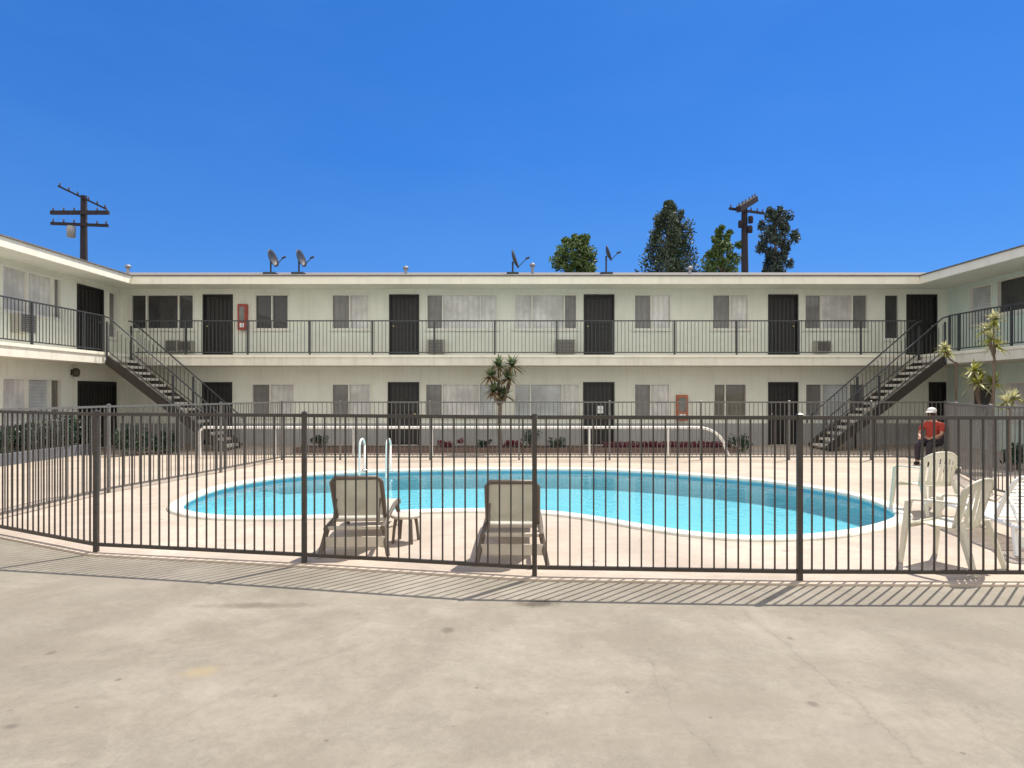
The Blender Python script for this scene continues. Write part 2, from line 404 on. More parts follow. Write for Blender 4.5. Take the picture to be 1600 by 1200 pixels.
# pool: basin, tile band, coping, water
pt = thing('swimming_pool', (0, 11, 0), 'kidney shaped swimming pool with pale concrete coping and turquoise water', 'swimming pool')
n = len(pool)
def ring_mesh(loops):
    mb = MB(); vs = []
    for P, z in loops: vs += [(p.x, p.y, z) for p in P]
    mb.add(vs, [(k * n + i, k * n + (i + 1) % n, (k + 1) * n + (i + 1) % n, (k + 1) * n + i) for k in range(len(loops) - 1) for i in range(n)], True)
    return mb
ring_mesh([(offset(pool, 0.04), -0.012), (offset(pool, 0.0), -0.008), (offset(pool, -0.015), 0.03), (offset(pool, 0.02), 0.06), (offset(pool, 0.17), 0.06), (offset(pool, 0.20), 0.045), (offset(pool, 0.20), 0.0)]).build('coping', 'coping', pt)
ring_mesh([(offset(pool, 0.03), -0.02), (offset(pool, 0.03), -0.14)]).build('tile_band', 'tile', pt)
b_ = ring_mesh([(offset(pool, 0.03), -0.14), (offset(pool, 0.0), -0.30), (offset(pool, -0.10), -0.36), (offset(pool, -0.3), -0.39)])
fl = offset(pool, -0.3); base = len(b_.v)
b_.add([(p.x, p.y, -0.39) for p in fl], [tuple(range(n))])
b_.build('basin', 'basin', pt, recalc=False)
def water_mat():
    m = bpy.data.materials.new('pool_water'); m.use_nodes = True
    t = NT(m); t.n.clear()
    out = t.node('ShaderNodeOutputMaterial'); geo = t.node('ShaderNodeNewGeometry')
    bp = t.node('ShaderNodeBump'); bp.inputs['Strength'].default_value = 0.5; bp.inputs['Distance'].default_value = 0.02
    h = t.math('ADD', t.noise(geo.outputs['Position'], 3.0, 3, 0.5, 0.8), t.math('MULTIPLY', t.noise(geo.outputs['Position'], 11, 2), 0.3))
    t.link(h, bp.inputs['Height'])
    tr = t.node('ShaderNodeBsdfTransparent'); tr.inputs[0].default_value = (0.50, 0.80, 0.85, 1)
    gl = t.node('ShaderNodeBsdfGlossy'); gl.inputs['Roughness'].default_value = 0.04; t.link(bp.outputs[0], gl.inputs['Normal'])
    fr = t.node('ShaderNodeFresnel'); fr.inputs[0].default_value = 1.21; t.link(bp.outputs[0], fr.inputs['Normal'])
    mx = t.node('ShaderNodeMixShader'); t.link(fr.outputs[0], mx.inputs[0]); t.link(tr.outputs[0], mx.inputs[1]); t.link(gl.outputs[0], mx.inputs[2])
    t.link(mx.outputs[0], out.inputs[0]); return m
w = MB(); wp = offset(pool, 0.025); w.add([(p.x, p.y, -0.035) for p in wp], [tuple(range(n))])
struct(w.build('pool_water', water_mat(), recalc=False))

# ------------------------------------------------------------------ apartment building
bld = thing('apartment_building', (0, YW, 0), 'two storey cream stucco apartment building wrapping three sides of the pool courtyard', 'building')
class Frame:                         # u along facade, d outward, z up
    def __init__(s, O, U, N): s.O, s.U, s.N = Vector(O), Vector(U), Vector(N)
    def p(s, u, d, z): return s.O + s.U * u + s.N * d + Vector((0, 0, z))
    def box(s, mb, u0, u1, d0, d1, z0, z1):
        vs = [s.p(u, d, z) for u in (u0, u1) for d in (d0, d1) for z in (z0, z1)]
        mb.add(vs, [(0, 1, 3, 2), (4, 6, 7, 5), (0, 4, 5, 1), (2, 3, 7, 6), (0, 2, 6, 4), (1, 5, 7, 3)])
FB = Frame((0, YW, 0), (1, 0, 0), (0, -1, 0))
FL = Frame((XWL, 0, 0), (0, 1, 0), (1, 0, 0))
FR = Frame((XWR, 0, 0), (0, 1, 0), (-1, 0, 0))

def wall_with_openings(fr, u0, u1, z0, z1, ops, extra=None, m='wall'):
    us = sorted({u0, u1} | {o[0] for o in ops} | {o[1] for o in ops}); zs = sorted({z0, z1} | {o[2] for o in ops} | {o[3] for o in ops})
    mb = MB()
    for a, b in zip(us[:-1], us[1:]):
        for c, d in zip(zs[:-1], zs[1:]):
            if any(o[0] <= (a + b) / 2 <= o[1] and o[2] <= (c + d) / 2 <= o[3] for o in ops): continue
            mb.add([fr.p(a, 0, c), fr.p(b, 0, c), fr.p(b, 0, d), fr.p(a, 0, d)], [(0, 1, 2, 3)])
    for a, b, c, d in ops:
        D = -0.16
        for (p, q) in (((a, c), (b, c)), ((b, c), (b, d)), ((b, d), (a, d)), ((a, d), (a, c))):
            mb.add([fr.p(p[0], 0, p[1]), fr.p(q[0], 0, q[1]), fr.p(q[0], D, q[1]), fr.p(p[0], D, p[1])], [(0, 1, 2, 3)])
    if extra: extra(mb)
    return mb.build('wall', m, bld, recalc=False)

def door(fr, u0, u1, z0, z1, handle_side=1, bars=6):
    fm = MB()
    for a, b in ((u0, u0 + 0.05), (u1 - 0.05, u1)): fr.box(fm, a, b, -0.14, 0.025, z0, z1)
    fr.box(fm, u0 + 0.05, u1 - 0.05, -0.14, 0.025, z1 - 0.05, z1)
    d = MB(); fr.box(d, u0 + 0.05, u1 - 0.05, -0.10, -0.06, z0 + 0.01, z1 - 0.05)
    o = d.build('door', 'door', bld)
    fm.build('frame', 'grille', o)
    g = MB(); w_ = u1 - u0
    for i in range(bars + 1):
        u = u0 + 0.09 + (w_ - 0.18) * i / bars
        g.beam(fr.p(u, -0.045, z0 + 0.06), fr.p(u, -0.045, z1 - 0.1), 0.02, 0.02)
    for z in (z0 + 0.07, z0 + 0.95, z0 + 1.1, z1 - 0.11): g.beam(fr.p(u0 + 0.07, -0.043, z), fr.p(u1 - 0.07, -0.043, z), 0.03, 0.035)
    g.build('security_grille', 'grille', o)
    h = MB(); u = (u1 - 0.14) if handle_side > 0 else (u0 + 0.14)
    h.tube([fr.p(u, -0.05, z0 + 1.02), fr.p(u, 0.0, z0 + 1.02)], 0.028, 10)
    h.build('handle', 'brass', o)
    return o

def window(fr, u0, u1, z0, z1, panes, sill=True):
    t = 0.045; fm = MB()
    fr.box(fm, u0, u0 + t, -0.12, 0.03, z0, z1); fr.box(fm, u1 - t, u1, -0.12, 0.03, z0, z1)
    fr.box(fm, u0 + t, u1 - t, -0.12, 0.03, z1 - t, z1); fr.box(fm, u0 + t, u1 - t, -0.12, 0.03, z0, z0 + t)
    tot = sum(p[1] for p in panes); u = u0 + t; W = u1 - u0 - 2 * t; spans = []
    for i, (k, s) in enumerate(panes):
        v = u + W * s / tot; spans.append((k, u, v))
        if i < len(panes) - 1: fr.box(fm, v - 0.02, v + 0.02, -0.115, 0.015, z0 + t, z1 - t)
        u = v
    o = fm.build('window', 'frame', bld)
    for i, (k, a, b) in enumerate(spans):
        p = MB(); dd = -0.06 - 0.02 * (i % 2); fr.box(p, a + (0.02 if i else 0), b - (0.02 if i < len(spans) - 1 else 0), dd - 0.01, dd, z0 + t, z1 - t)
        p.build('pane', 'p_' + k, o)
    if sill:
        s = MB(); fr.box(s, u0 - 0.05, u1 + 0.05, 0.0, 0.06, z0 - 0.05, z0 - 0.002); s.build('sill', 'frame', o)
    return o

bx = lambda px: PX(px, YW); bz = lambda py: PZ(py, YW)
D = 'door'; Wn = 'win'
ZDT = Z2 + 2.07
WZ0, WZ1 = 3.83, 5.0
LZ0, LZ1 = 0.95, 2.06
up = [(D, 317, 364), (D, 608, 655), (D, 912, 960), (D, 1200, 1247), (D, 1416, 1464),
      (Wn, 204, 304, [('dark', 22), ('dark', 48), ('dark', 22)]), (Wn, 398, 452, [('dark', 1), ('dark', 1)]),
      (Wn, 518, 578, [('grey', 27), ('white', 30)]), (Wn, 666, 778, [('grey', 24), ('white', 60), ('white', 26)]),
      (Wn, 803, 902, [('white', 26), ('white', 50), ('grey', 18)]), (Wn, 990, 1049, [('grey', 26), ('white', 31)]),
      (Wn, 1112, 1170, [('grey', 27), ('white', 28)]), (Wn, 1256, 1356, [('grey', 25), ('white', 50), ('grey', 23)]),
      (Wn, 1380, 1405, [('dark', 1)])]
lo = [(D, 316, 363), (D, 606, 655), (D, 911, 960), (D, 1200, 1247), (D, 1451, 1478),
      (Wn, 393, 461, [('grey', 28), ('white', 38)]), (Wn, 518, 580, [('grey', 26), ('white', 34)]),
      (Wn, 664, 776, [('grey', 26), ('white', 60), ('blind', 26)]), (Wn, 803, 906, [('blind', 24), ('blind', 50), ('white', 26)]),
      (Wn, 990, 1047, [('grey', 26), ('white', 30)]), (Wn, 1114, 1167, [('tan', 18), ('tan', 34)]),
      (Wn, 1257, 1352, [('grey', 26), ('blind', 45), ('grey', 24)])]
ops = []
def reg(e, lower):
    k, a, b = e[0], bx(e[1]), bx(e[2])
    if k == D: z0, z1 = (0.03, 2.10) if lower else (Z2 + 0.005, ZDT)
    else: z0, z1 = (LZ0, LZ1) if lower else (WZ0, WZ1)
    if e[1:3] == (1380, 1405): z0 = 3.5
    ops.append((a, b, z0, z1)); return k, a, b, z0, z1
todo = [(reg(e, False), e) for e in up] + [(reg(e, True), e) for e in lo]
def back_extra(mb):
    mb.box(XWL - 9, XWR + 9, BACK - 0.2, BACK, 0, ZE0)
wall_with_openings(FB, XWL, XWR, 0.0, ZE0 + 0.03, ops, back_extra)
for (k, a, b, z0, z1), e in todo:
    if k == D: door(FB, a, b, z0, z1, random.choice((1, -1)), 6 if b - a > 0.8 else 3)
    else: window(FB, a, b, z0, z1, e[3])

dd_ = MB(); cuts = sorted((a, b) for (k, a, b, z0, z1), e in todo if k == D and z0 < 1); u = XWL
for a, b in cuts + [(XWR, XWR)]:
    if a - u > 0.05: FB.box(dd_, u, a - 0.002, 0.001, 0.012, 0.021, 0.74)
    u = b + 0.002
dd_.build('wall_shade_band', 'base_shade', bld)  # thin grey band added to darken the wall foot like shade
# left wing: u = Y
lops = [(18.97, 20.2, Z2 + 0.005, ZDT), (16.15, 18.3, WZ0, WZ1), (20.42, 20.86, 3.5, WZ1), (12.4, 13.5, Z2 + 0.005, ZDT), (9.0, 11.5, WZ0, WZ1),
        (19.0, 20.85, 0.03, 2.10), (16.15, 18.3, LZ0, LZ1 + 0.08), (12.4, 13.5, 0.03, 2.1), (9.0, 11.5, LZ0, LZ1)]
def left_extra(mb):
    mb.box(XWL - 9, XWL - 0.3, YN, YN + 0.2, 0, ZE0); mb.box(XWL - 9, XWL - 8.8, YN + 0.2, BACK, 0, ZE0)
wall_with_openings(FL, YN, YW, 0.0, ZE0 + 0.03, lops, left_extra)
door(FL, *lops[0]); window(FL, *lops[1], [('white', 60), ('white', 70), ('grey', 18)]); window(FL, *lops[2], [('grey', 1)])
door(FL, *lops[3]); window(FL, *lops[4], [('white', 1), ('grey', 1)])
door(FL, *lops[5], 1, 12); window(FL, *lops[6], [('white', 60), ('blind', 60), ('tan', 26)]); door(FL, *lops[7]); window(FL, *lops[8], [('white', 1), ('grey', 1)])
rops = [(19.1, 20.05, WZ0, WZ1 + 0.03), (16.6, 18.92, 4.05, 5.06), (13.6, 14.6, Z2 + 0.005, ZDT), (10.5, 12.8, WZ0, WZ1),
        (19.0, 20.0, LZ0, LZ1), (16.7, 18.6, LZ0, LZ1), (13.6, 14.6, 0.03, 2.1), (10.5, 12.8, LZ0, LZ1)]
def right_extra(mb):
    mb.box(XWR + 0.3, XWR + 9, YN, YN + 0.2, 0, ZE0); mb.box(XWR + 8.8, XWR + 9, YN + 0.2, BACK, 0, ZE0)
wall_with_openings(FR, YN, YW, 0.0, ZE0 + 0.03, rops, right_extra, 'mint_cast')
window(FR, *rops[0], [('blind', 1)]); window(FR, *rops[1], [('dark', 1), ('dark', 1)]); door(FR, *rops[2]); window(FR, *rops[3], [('grey', 1), ('white', 2)])
window(FR, *rops[4], [('dark', 1)]); window(FR, *rops[5], [('tan', 1), ('white', 1)]); door(FR, *rops[6]); window(FR, *rops[7], [('grey', 1), ('white', 2)])

# walkway slabs
def slab(x0, x1, y0, y1):
    return MB().box(x0, x1, y0, y1, ZS, Z2).build('walkway_slab', 'slab', bld)
slab(XWL, XWR, YF, YW); slab(XWL, XFL, YN, YF - 0.002); slab(XFR, XWR, YN, YF - 0.002)
# drip trim under the slab edge
MB().box(XFL + 0.03, XFR - 0.03, YF - 0.03, YF - 0.001, Z2 - 0.07, Z2 + 0.012).build('slab_nosing', 'trim', bld)
MB().box(XFL + 0.001, XFL + 0.03, YN, YF - 0.03, Z2 - 0.07, Z2 + 0.012).build('slab_nosing', 'trim', bld)
MB().box(XFR - 0.03, XFR - 0.001, YN, YF - 0.03, Z2 - 0.07, Z2 + 0.012).build('slab_nosing', 'trim', bld)
# soffits and fascia boards
def soffit(x0, x1, y0, y1): return MB().box(x0, x1, y0, y1, ZE0 + 0.03, ZE0 + 0.07).build('soffit', 'wall', bld)
soffit(XWL - 0.2, XWR + 0.2, YF, YW + 0.2); soffit(XWL - 0.2, XFL, YN, YF - 0.003); soffit(XFR, XWR + 0.2, YN, YF - 0.003)
MB().box(XFL, XFR, YF - 0.04, YF, ZE0, ZE1).build('fascia', 'trim', bld)
MB().box(XFL, XFL + 0.04, YN, YF - 0.042, ZE0, ZE1).build('fascia', 'trim', bld)
MB().box(XFR - 0.04, XFR, YN, YF - 0.042, ZE0, ZE1).build('fascia', 'trim', bld)
# roofs
RZ = 6.64
e0 = ZE1 + 0.004
MB().prism([(YF - 0.08, e0), (YF - 0.08, e0 + 0.035), (26, RZ), (BACK + 1, e0 + 0.035), (BACK + 1, e0)], 'x', XWL - 10, XWR + 10).build('roof', 'roof', bld)
MB().prism([(XFL + 0.08, e0), (XFL + 0.08, e0 + 0.03), (XFL - 6, RZ - 0.03), (XFL - 12, e0 + 0.03), (XFL - 12, e0)], 'y', YN - 0.5, 26).build('roof', 'roof', bld)
MB().prism([(XFR - 0.08, e0), (XFR - 0.08, e0 + 0.03), (XFR + 6, RZ - 0.03), (XFR + 12, e0 + 0.03), (XFR + 12, e0)], 'y', YN - 0.5, 26).build('roof', 'roof', bld)

# upper railings
def railing(p0, p1, posts, zb=Z2, h=1.08, sp=0.115):
    p0, p1 = Vector(p0), Vector(p1); d = p1 - p0; L = d.length; d.normalize()
    mb = MB()
    a = p0 + Vector((0, 0, zb)); b = p1 + Vector((0, 0, zb)); up_ = Vector((0, 0, 1))
    mb.beam(a + up_ * h, b + up_ * h, 0.045, 0.035); mb.beam(a + up_ * 0.09, b + up_ * 0.09, 0.03, 0.03)
    k = int(L / sp)
    for i in range(1, k):
        q = a + d * (L * i / k); mb.beam(q + up_ * 0.1, q + up_ * (h - 0.017), 0.014, 0.014)
    o = mb.build('balcony_railing', 'rail', bld)
    for s in posts:
        q = a + d * s; MB().beam(q + up_ * 0.001, q + up_ * (h + 0.015), 0.05, 0.05).build('post', 'rail', o)
    return o
yr = YF + 0.05
pxs = [290, 387, 484, 582, 679, 773, 870, 957, 1054, 1151, 1248, 1345]
railing((XFL + 0.1, yr, 0), (XFR - 0.1, yr, 0), [PX(p, yr) - XFL - 0.1 for p in pxs])
railing((XFL - 0.05, YN + 0.1, 0), (XFL - 0.05, 18.72, 0), [15.93 - YN - 0.1 - 1.94 * k for k in (-1, 0, 1, 2, 3, 4)] + [18.72 - YN - 0.1])
railing((XFR + 0.05, YN + 0.1, 0), (XFR + 0.05, 18.72, 0), [16.4 - YN - 0.1 - 1.94 * k for k in (-1, 0, 1, 2, 3, 4)] + [18.72 - YN - 0.1])

# ------------------------------------------------------------------ staircases
def staircase(xtop, sgn, ya, yb, label):
    t = thing('staircase', (xtop + sgn * 3.5, ya, 0), label, 'staircase', 'outdoor stairs up to the balcony')
    N, run = 16, 0.225
    rise = Z2 / N
    X = lambda k: xtop + sgn * run * k
    for y in (ya, yb):
        MB().beam((xtop + sgn * 0.02, y, Z2 - 0.20), (X(N - 1) + sgn * 0.1, y, rise * 0.35), 0.05, 0.24).build('stringer', 'iron', t)
    for k in range(1, N):
        z = Z2 - rise * k
        m_ = MB(); x0, x1 = sorted((X(k - 1) + sgn * 0.0, X(k) + sgn * 0.06))
        m_.box(x0, x1, ya + 0.03, yb - 0.03, z - 0.075, z); m_.build('tread', 'tread', t, bevel=0.008)
    for y in (ya - 0.045, yb + 0.045):
        m_ = MB()
        def zl(x): return Z2 - rise * (abs(x - xtop) / run)
        xa, xb = xtop - sgn * 0.0, X(N - 1) + sgn * 0.05
        pts = [(xtop - sgn * 0.02, y, Z2 + 1.06), (xtop + sgn * 0.12, y, Z2 + 1.02), (xb, y, zl(xb) + 0.92), (xb + sgn * 0.12, y, zl(xb) + 0.80), (xb + sgn * 0.12, y, zl(xb) + 0.66)]
        m_.tube(pts, 0.022, 8)
        m_.beam((xtop + sgn * 0.1, y, zl(xtop + sgn * 0.1) + 0.12), (xb, y, zl(xb) + 0.12), 0.025, 0.025)
        kk = 28
        for i in range(1, kk):
            x = xtop + (xb - xtop) * i / kk
            m_.beam((x, y, zl(x) + 0.12), (x, y, zl(x) + 0.93), 0.013, 0.013)
        m_.build('handrail', 'rail', t)
        for x in (xtop + sgn * 0.06, xtop + sgn * 2.0, xb - sgn * 0.03):
            MB().beam((x, y, max(0.0, zl(x) - 0.25)), (x, y, zl(x) + 0.95), 0.042, 0.042).build('rail_post', 'rail', t)
    for x in (xtop + sgn * 2.1,):
        for y in (ya, yb):
            MB().beam((x, y, 0.0), (x, y, Z2 - rise * (abs(x - xtop) / run) - 0.12), 0.07, 0.07).build('support_post', 'iron', t)
    return t
staircase(XFL, 1, 18.75, 19.85, 'open tread iron and concrete staircase descending from the left balcony')
staircase(XFR, -1, 18.8, 19.9, 'open tread iron and concrete staircase descending from the right balcony behind the seated person')

# ------------------------------------------------------------------ air conditioners, cabinets, lamps
def air_con(fr, u0, u1, z0, z1, label):
    c = fr.p((u0 + u1) / 2, 0, z0)
    t = thing('air_conditioner', c, label, 'air conditioner', 'wall air conditioners on the upper walkway')
    m_ = MB(); fr.box(m_, u0, u1, 0.0, 0.26, z0, z1); m_.build('casing', 'ac', t, bevel=0.012)
    g = MB()
    k = 9
    for i in range(k):
        z = z0 + 0.05 + (z1 - z0 - 0.1) * i / (k - 1); fr.box(g, u0 + 0.04, u1 - 0.04, 0.262, 0.272, z - 0.012, z + 0.012)
    g.build('grille', 'ac_g', t); return t
air_con(FB, bx(264), bx(283), bz(551), bz(532), 'darker air conditioner under the dark three pane upper window')
air_con(FB, bx(286), bx(305), bz(550), bz(533), 'small air conditioner between the upper three pane window and the dark door')
air_con(FB, bx(669), bx(695), bz(553), bz(531), 'tan air conditioner just right of the second upper door')
air_con(FB, bx(868), bx(898), bz(553), bz(531), 'wide air conditioner just left of the third upper door')
air_con(FB, bx(1270), bx(1293), bz(551), bz(533), 'air conditioner just right of the fourth upper door under a grey pane')
air_con(FL, 16.45, 17.0, 3.3, 3.8, 'air conditioner below the left wing balcony window')

def cabinet(px0, px1, py0, py1, m, label):
    u0, u1, z0, z1 = bx(px0), bx(px1), bz(py1), bz(py0)
    t = thing('extinguisher_cabinet', FB.p((u0 + u1) / 2, 0, z0), label, 'fire cabinet', 'fire extinguisher cabinets on the rear wall')
    a = MB(); FB.box(a, u0, u1, 0.0, 0.16, z0, z1); a.build('box', m, t, bevel=0.01)
    w_ = u1 - u0; h_ = z1 - z0
    a = MB(); FB.box(a, u0 + 0.06, u1 - 0.06, 0.161, 0.168, z0 + h_ * 0.36, z1 - 0.09); a.build('glass', 'p_grey', t)
    c = FB.p((u0 + u1) / 2, 0.172, z0 + h_ * 0.18)
    a = MB(); FB.box(a, u0 + 0.08, u1 - 0.08, 0.161, 0.166, z0 + 0.08, z0 + h_ * 0.26); a.build('label_plate', 'paper', t)
    return t
cabinet(374, 388, 476, 516, M['red'], 'dark red fire extinguisher cabinet on the upper wall beside a dark door')
cabinet(1056, 1073, 617, 657, M['orange'], 'orange red fire extinguisher cabinet on the ground floor wall')

def wall_lamp(fr, u, z, label):
    t = thing('wall_lamp', fr.p(u, 0, z), label, 'lamp')
    a = MB(); fr.box(a, u - 0.05, u + 0.05, 0.0, 0.03, z - 0.08, z + 0.08); a.build('backplate', 'globe', t)
    a = MB(); a.lathe([(0.0, -0.13), (0.07, -0.12), (0.10, -0.04), (0.10, 0.06), (0.06, 0.12), (0.0, 0.13)], fr.p(u, 0.13, z), 16); a.build('lantern', 'globe', t)
wall_lamp(FL, 18.75, 2.34, 'dark lantern on the left ground floor wall beside the dark doorway')

nt = thing('notice_sign', (bx(938), YW - 0.0, bz(646)), 'small white notice on the dark ground floor door', 'sign')
MB().obox((bx(938), YW + 0.03 - 0.035, bz(640)), (0.19, 0.008, 0.25)).build('sheet', 'paper', nt)
MB().obox((bx(938), YW - 0.012, bz(640)), (0.21, 0.004, 0.015)).build('tape_strip', 'galv', nt)

# ------------------------------------------------------------------ fences
def fence(name_label, pts, m, skip=(), sp=0.112, H=1.52):
    t = thing('pool_fence', (*pts[len(pts) // 2], 0.02), name_label, 'fence', 'iron fence around the pool')
    for i, p in enumerate(pts):
        if i in skip: continue
        a = MB(); a.box(p[0] - 0.022, p[0] + 0.022, p[1] - 0.022, p[1] + 0.022, 0.0, H + 0.01); a.add([(p[0] - .028, p[1] - .028, H + .01), (p[0] + .028, p[1] - .028, H + .01), (p[0] + .028, p[1] + .028, H + .01), (p[0] - .028, p[1] + .028, H + .01), (p[0], p[1], H + .028)], [(0, 1, 4), (1, 2, 4), (2, 3, 4), (3, 0, 4), (3, 2, 1, 0)])
        a.build('post', m, t)
    for p, q in zip(pts[:-1], pts[1:]):
        p, q = Vector((*p, 0)), Vector((*q, 0)); d = (q - p); L = d.length; d.normalize()
        a = MB(); k = max(2, round(L / sp))
        for i in range(1, k):
            c = p + d * (L * i / k) + Vector((random.uniform(-.002, .002), random.uniform(-.002, .002), 0))
            a.beam(c + Vector((0, 0, 0.10)), c + Vector((0, 0, H - 0.02)), 0.0135, 0.0135, up=d)
        o = a.build('picket_panel', m, t)
        for z in (0.10, H - 0.02):
            MB().beam(p + d * 0.025 + Vector((0, 0, z)), q - d * 0.025 + Vector((0, 0, z)), 0.032, 0.034).build('rail', m, o)
    return t
fence('dark bronze iron picket fence along the front of the pool deck nearest the viewer', front, 'iron')
fence('dark iron picket fence along the left side of the pool deck', left, 'iron_grey', (0, 3))
fence('dark iron picket fence along the far side of the pool before the rear building', back, 'iron_grey')
fence('dark iron picket fence along the right side of the pool deck', right, 'iron_grey', (0, 4))

# ------------------------------------------------------------------ pool handrails, white pipe rail
def pool_rail(px, label):
    x, y = GP(px, 741)
    t = thing('pool_handrail', (x, y, 0.02), label, 'handrail', 'pool entry handrails')
    a = MB(); pts = [(x, y + 0.15, 0.02), (x, y + 0.15, 0.62)]
    for i in range(9):
        an = math.pi * i / 8; pts.append((x, y + 0.15 - 0.22 * (1 - math.cos(an)), 0.62 + 0.14 * math.sin(an)))
    pts += [(x, y - 0.30, 0.3), (x, y - 0.34, -0.3)]
    a.tube(pts, 0.021, 10); a.build('rail', 'white_metal', t)
    MB().lathe([(0.0, 0.03), (0.05, 0.03), (0.06, 0.0)], (x, y + 0.15, 0.062), 14).build('flange', 'chrome', t)
pool_rail(567, 'left one of two white pool entry handrails at the far pool edge')
pool_rail(608, 'right one of two white pool entry handrails at the far pool edge')

pr = thing('pipe_railing', (0, 17.3, 0.02), 'long white pipe railing with a curved right end behind the pool', 'railing')
y = 17.3; zt = PZ(668, y)
pts = [(PX(312, y), y, 0.02), (PX(312, y), y, zt - 0.1), (PX(318, y), y, zt)]
pts += [(PX(p, y), y, zt) for p in (400, 600, 800, 1000, 1090)]
for i in range(1, 8):
    an = i / 7 * math.pi / 2 * 0.8; pts.append((PX(1090, y) + 0.75 * math.sin(an), y, zt - 0.62 * (1 - math.cos(an))))
pts.append((pts[-1][0] + 0.12, y, 0.02))
MB().tube(pts, 0.038, 10).build('pipe', 'white_metal', pr)
for p in (430, 552, 675, 798, 921, 1044):
    MB().tube([(PX(p, y), y, 0.02), (PX(p, y), y, zt)], 0.026, 8).build('post', 'white_metal', pr)

# ------------------------------------------------------------------ planters and plants
pb = thing('planter_bed', (0, 18.7, 0), 'long low brick edged planter bed along the foot of the rear building', 'planter')
x0, x1, ya, yb = PX(462, 18.6), PX(1150, 18.6), 18.35, 19.25
MB().box(x0, x1, ya, ya + 0.12, 0.015, 0.16).box(x0, x1, yb - 0.12, yb, 0.015, 0.16).box(x0, x0 + 0.12, ya + 0.12, yb - 0.12, 0.015, 0.158).box(x1 - 0.12, x1, ya + 0.12, yb - 0.12, 0.015, 0.158).build('kerb', 'kerb', pb)
MB().box(x0 + 0.12, x1 - 0.12, ya + 0.12, yb - 0.12, 0.015, 0.13).build('soil', 'soil', pb)

def shrub(px, Y, w, h, leafm, label, group=None, z=0.13, count=420, ls=0.035, X=None, sx=1.0):
    x = PX(px, Y) if X is None else X
    t = thing('shrub', (x, Y, z), label, 'shrub', group)
    a = MB()
    for i in range(7):
        an = random.uniform(0, 6.28); r = w * 0.35 * random.random()
        a.tube([(x, Y, z - 0.02), (x + math.cos(an) * r * sx, Y + math.sin(an) * r, z + h * 0.75)], [0.012, 0.004], 5)
    a.build('stem', 'bark', t)
    a = MB(); cl = [(random.uniform(-.35, .35) * w * sx, random.uniform(-.35, .35) * w, random.uniform(.25, .72) * h, random.uniform(.2, .38) * min(w, h)) for _ in range(9)]
    for i in range(count):
        cx, cy, cz, cr = random.choice(cl)
        d = Vector((random.gauss(0, 1), random.gauss(0, 1), random.gauss(0, 1))).normalized() * cr * random.uniform(0.4, 1.1)
        a.leaf((x + cx + d.x, Y + cy + d.y, max(z + 0.02, z + cz + d.z)), ls * random.uniform(.7, 1.4))
    a.build('foliage', leafm, t, recalc=False)
    return t
g_ = 'shrubs in the rear planter bed'
shrub(700, 18.75, 0.75, 0.30, 'leaf_red', 'low red leaved shrub in the planter left of the palm', g_, sx=1.5)
shrub(757, 18.75, 0.5, 0.26, 'leaf_dk', 'low dark green shrub at the foot of the central yucca', g_)
shrub(800, 18.8, 0.5, 0.28, 'leaf_red', 'small dark red shrub just right of the central yucca trunk', g_, sx=1.4)
shrub(828, 18.8, 0.55, 0.62, 'leaf_dk', 'taller dark green shrub beside the central fence post', g_)
shrub(868, 18.8, 0.6, 0.34, 'leaf_dk', 'low wide green shrub before the middle door', g_, sx=1.3)
shrub(1160, 18.6, 0.75, 0.55, 'leaf_dk', 'round dark green shrub by the curved end of the white railing', g_, 0.05, 600)
shrub(500, 18.8, 0.5, 0.4, 'leaf_dk', 'dark green shrub at the left end of the rear planter', g_)
a = MB()
for i in range(2600):
    a.leaf((random.uniform(PX(945, 18.7), PX(1136, 18.7)), random.uniform(18.5, 19.1), 0.14 + random.random() * 0.16), 0.034 * random.uniform(.7, 1.4))
stuff(a.build('ground_cover', 'leaf_red', recalc=False)); bpy.data.objects['ground_cover']['label'] = 'strip of dark red ground cover in the rear planter'; bpy.data.objects['ground_cover']['category'] = 'ground cover'

# left bed and dark shrubs added to stand for shade along the left wing
lb = thing('added_planter_wall', (-12.2, 15, 0), 'low slate blue planter wall added for dark shade along the foot of the left wing', 'planter')
MB().box(XFL - 0.16, XFL - 0.02, 8.0, 18.5, 0.01, 0.30).build('added_front_wall', 'slate', lb, bevel=0.01)
MB().box(XFL - 0.70, XFL - 0.16, 8.0, 18.5, 0.01, 0.25).build('soil', 'soil', lb)  # soil of the added left bed
lg = 'dark shrubs added for shade along the left wing'
for i, (yy, w_, h_, lab) in enumerate([(15.1, 1.0, 0.80, 'added dark shrub in the added left planter at the left picture edge'), (16.1, 1.0, 0.7, 'added broad dark shrub below the left ground floor window'), (17.1, 1.0, 0.8, 'added dark shrub below the lantern by the dark doorway'), (18.0, 1.05, 0.95, 'added tall dark green shrub at the far end of the left planter')]):
    shrub(0, yy, w_, h_, 'leaf_dk', lab, lg, 0.24, 1500, 0.05, X=XFL - 0.45)
shrub(212, 17.7, 0.8, 0.95, 'leaf_dk', 'dark green bush left of the stairs, nearest the added left planter', None, 0.02, 1200, 0.05)
shrub(258, 18.2, 0.8, 0.7, 'leaf_dk', 'low dark bush under the middle of the left staircase', None, 0.02, 1000, 0.05)

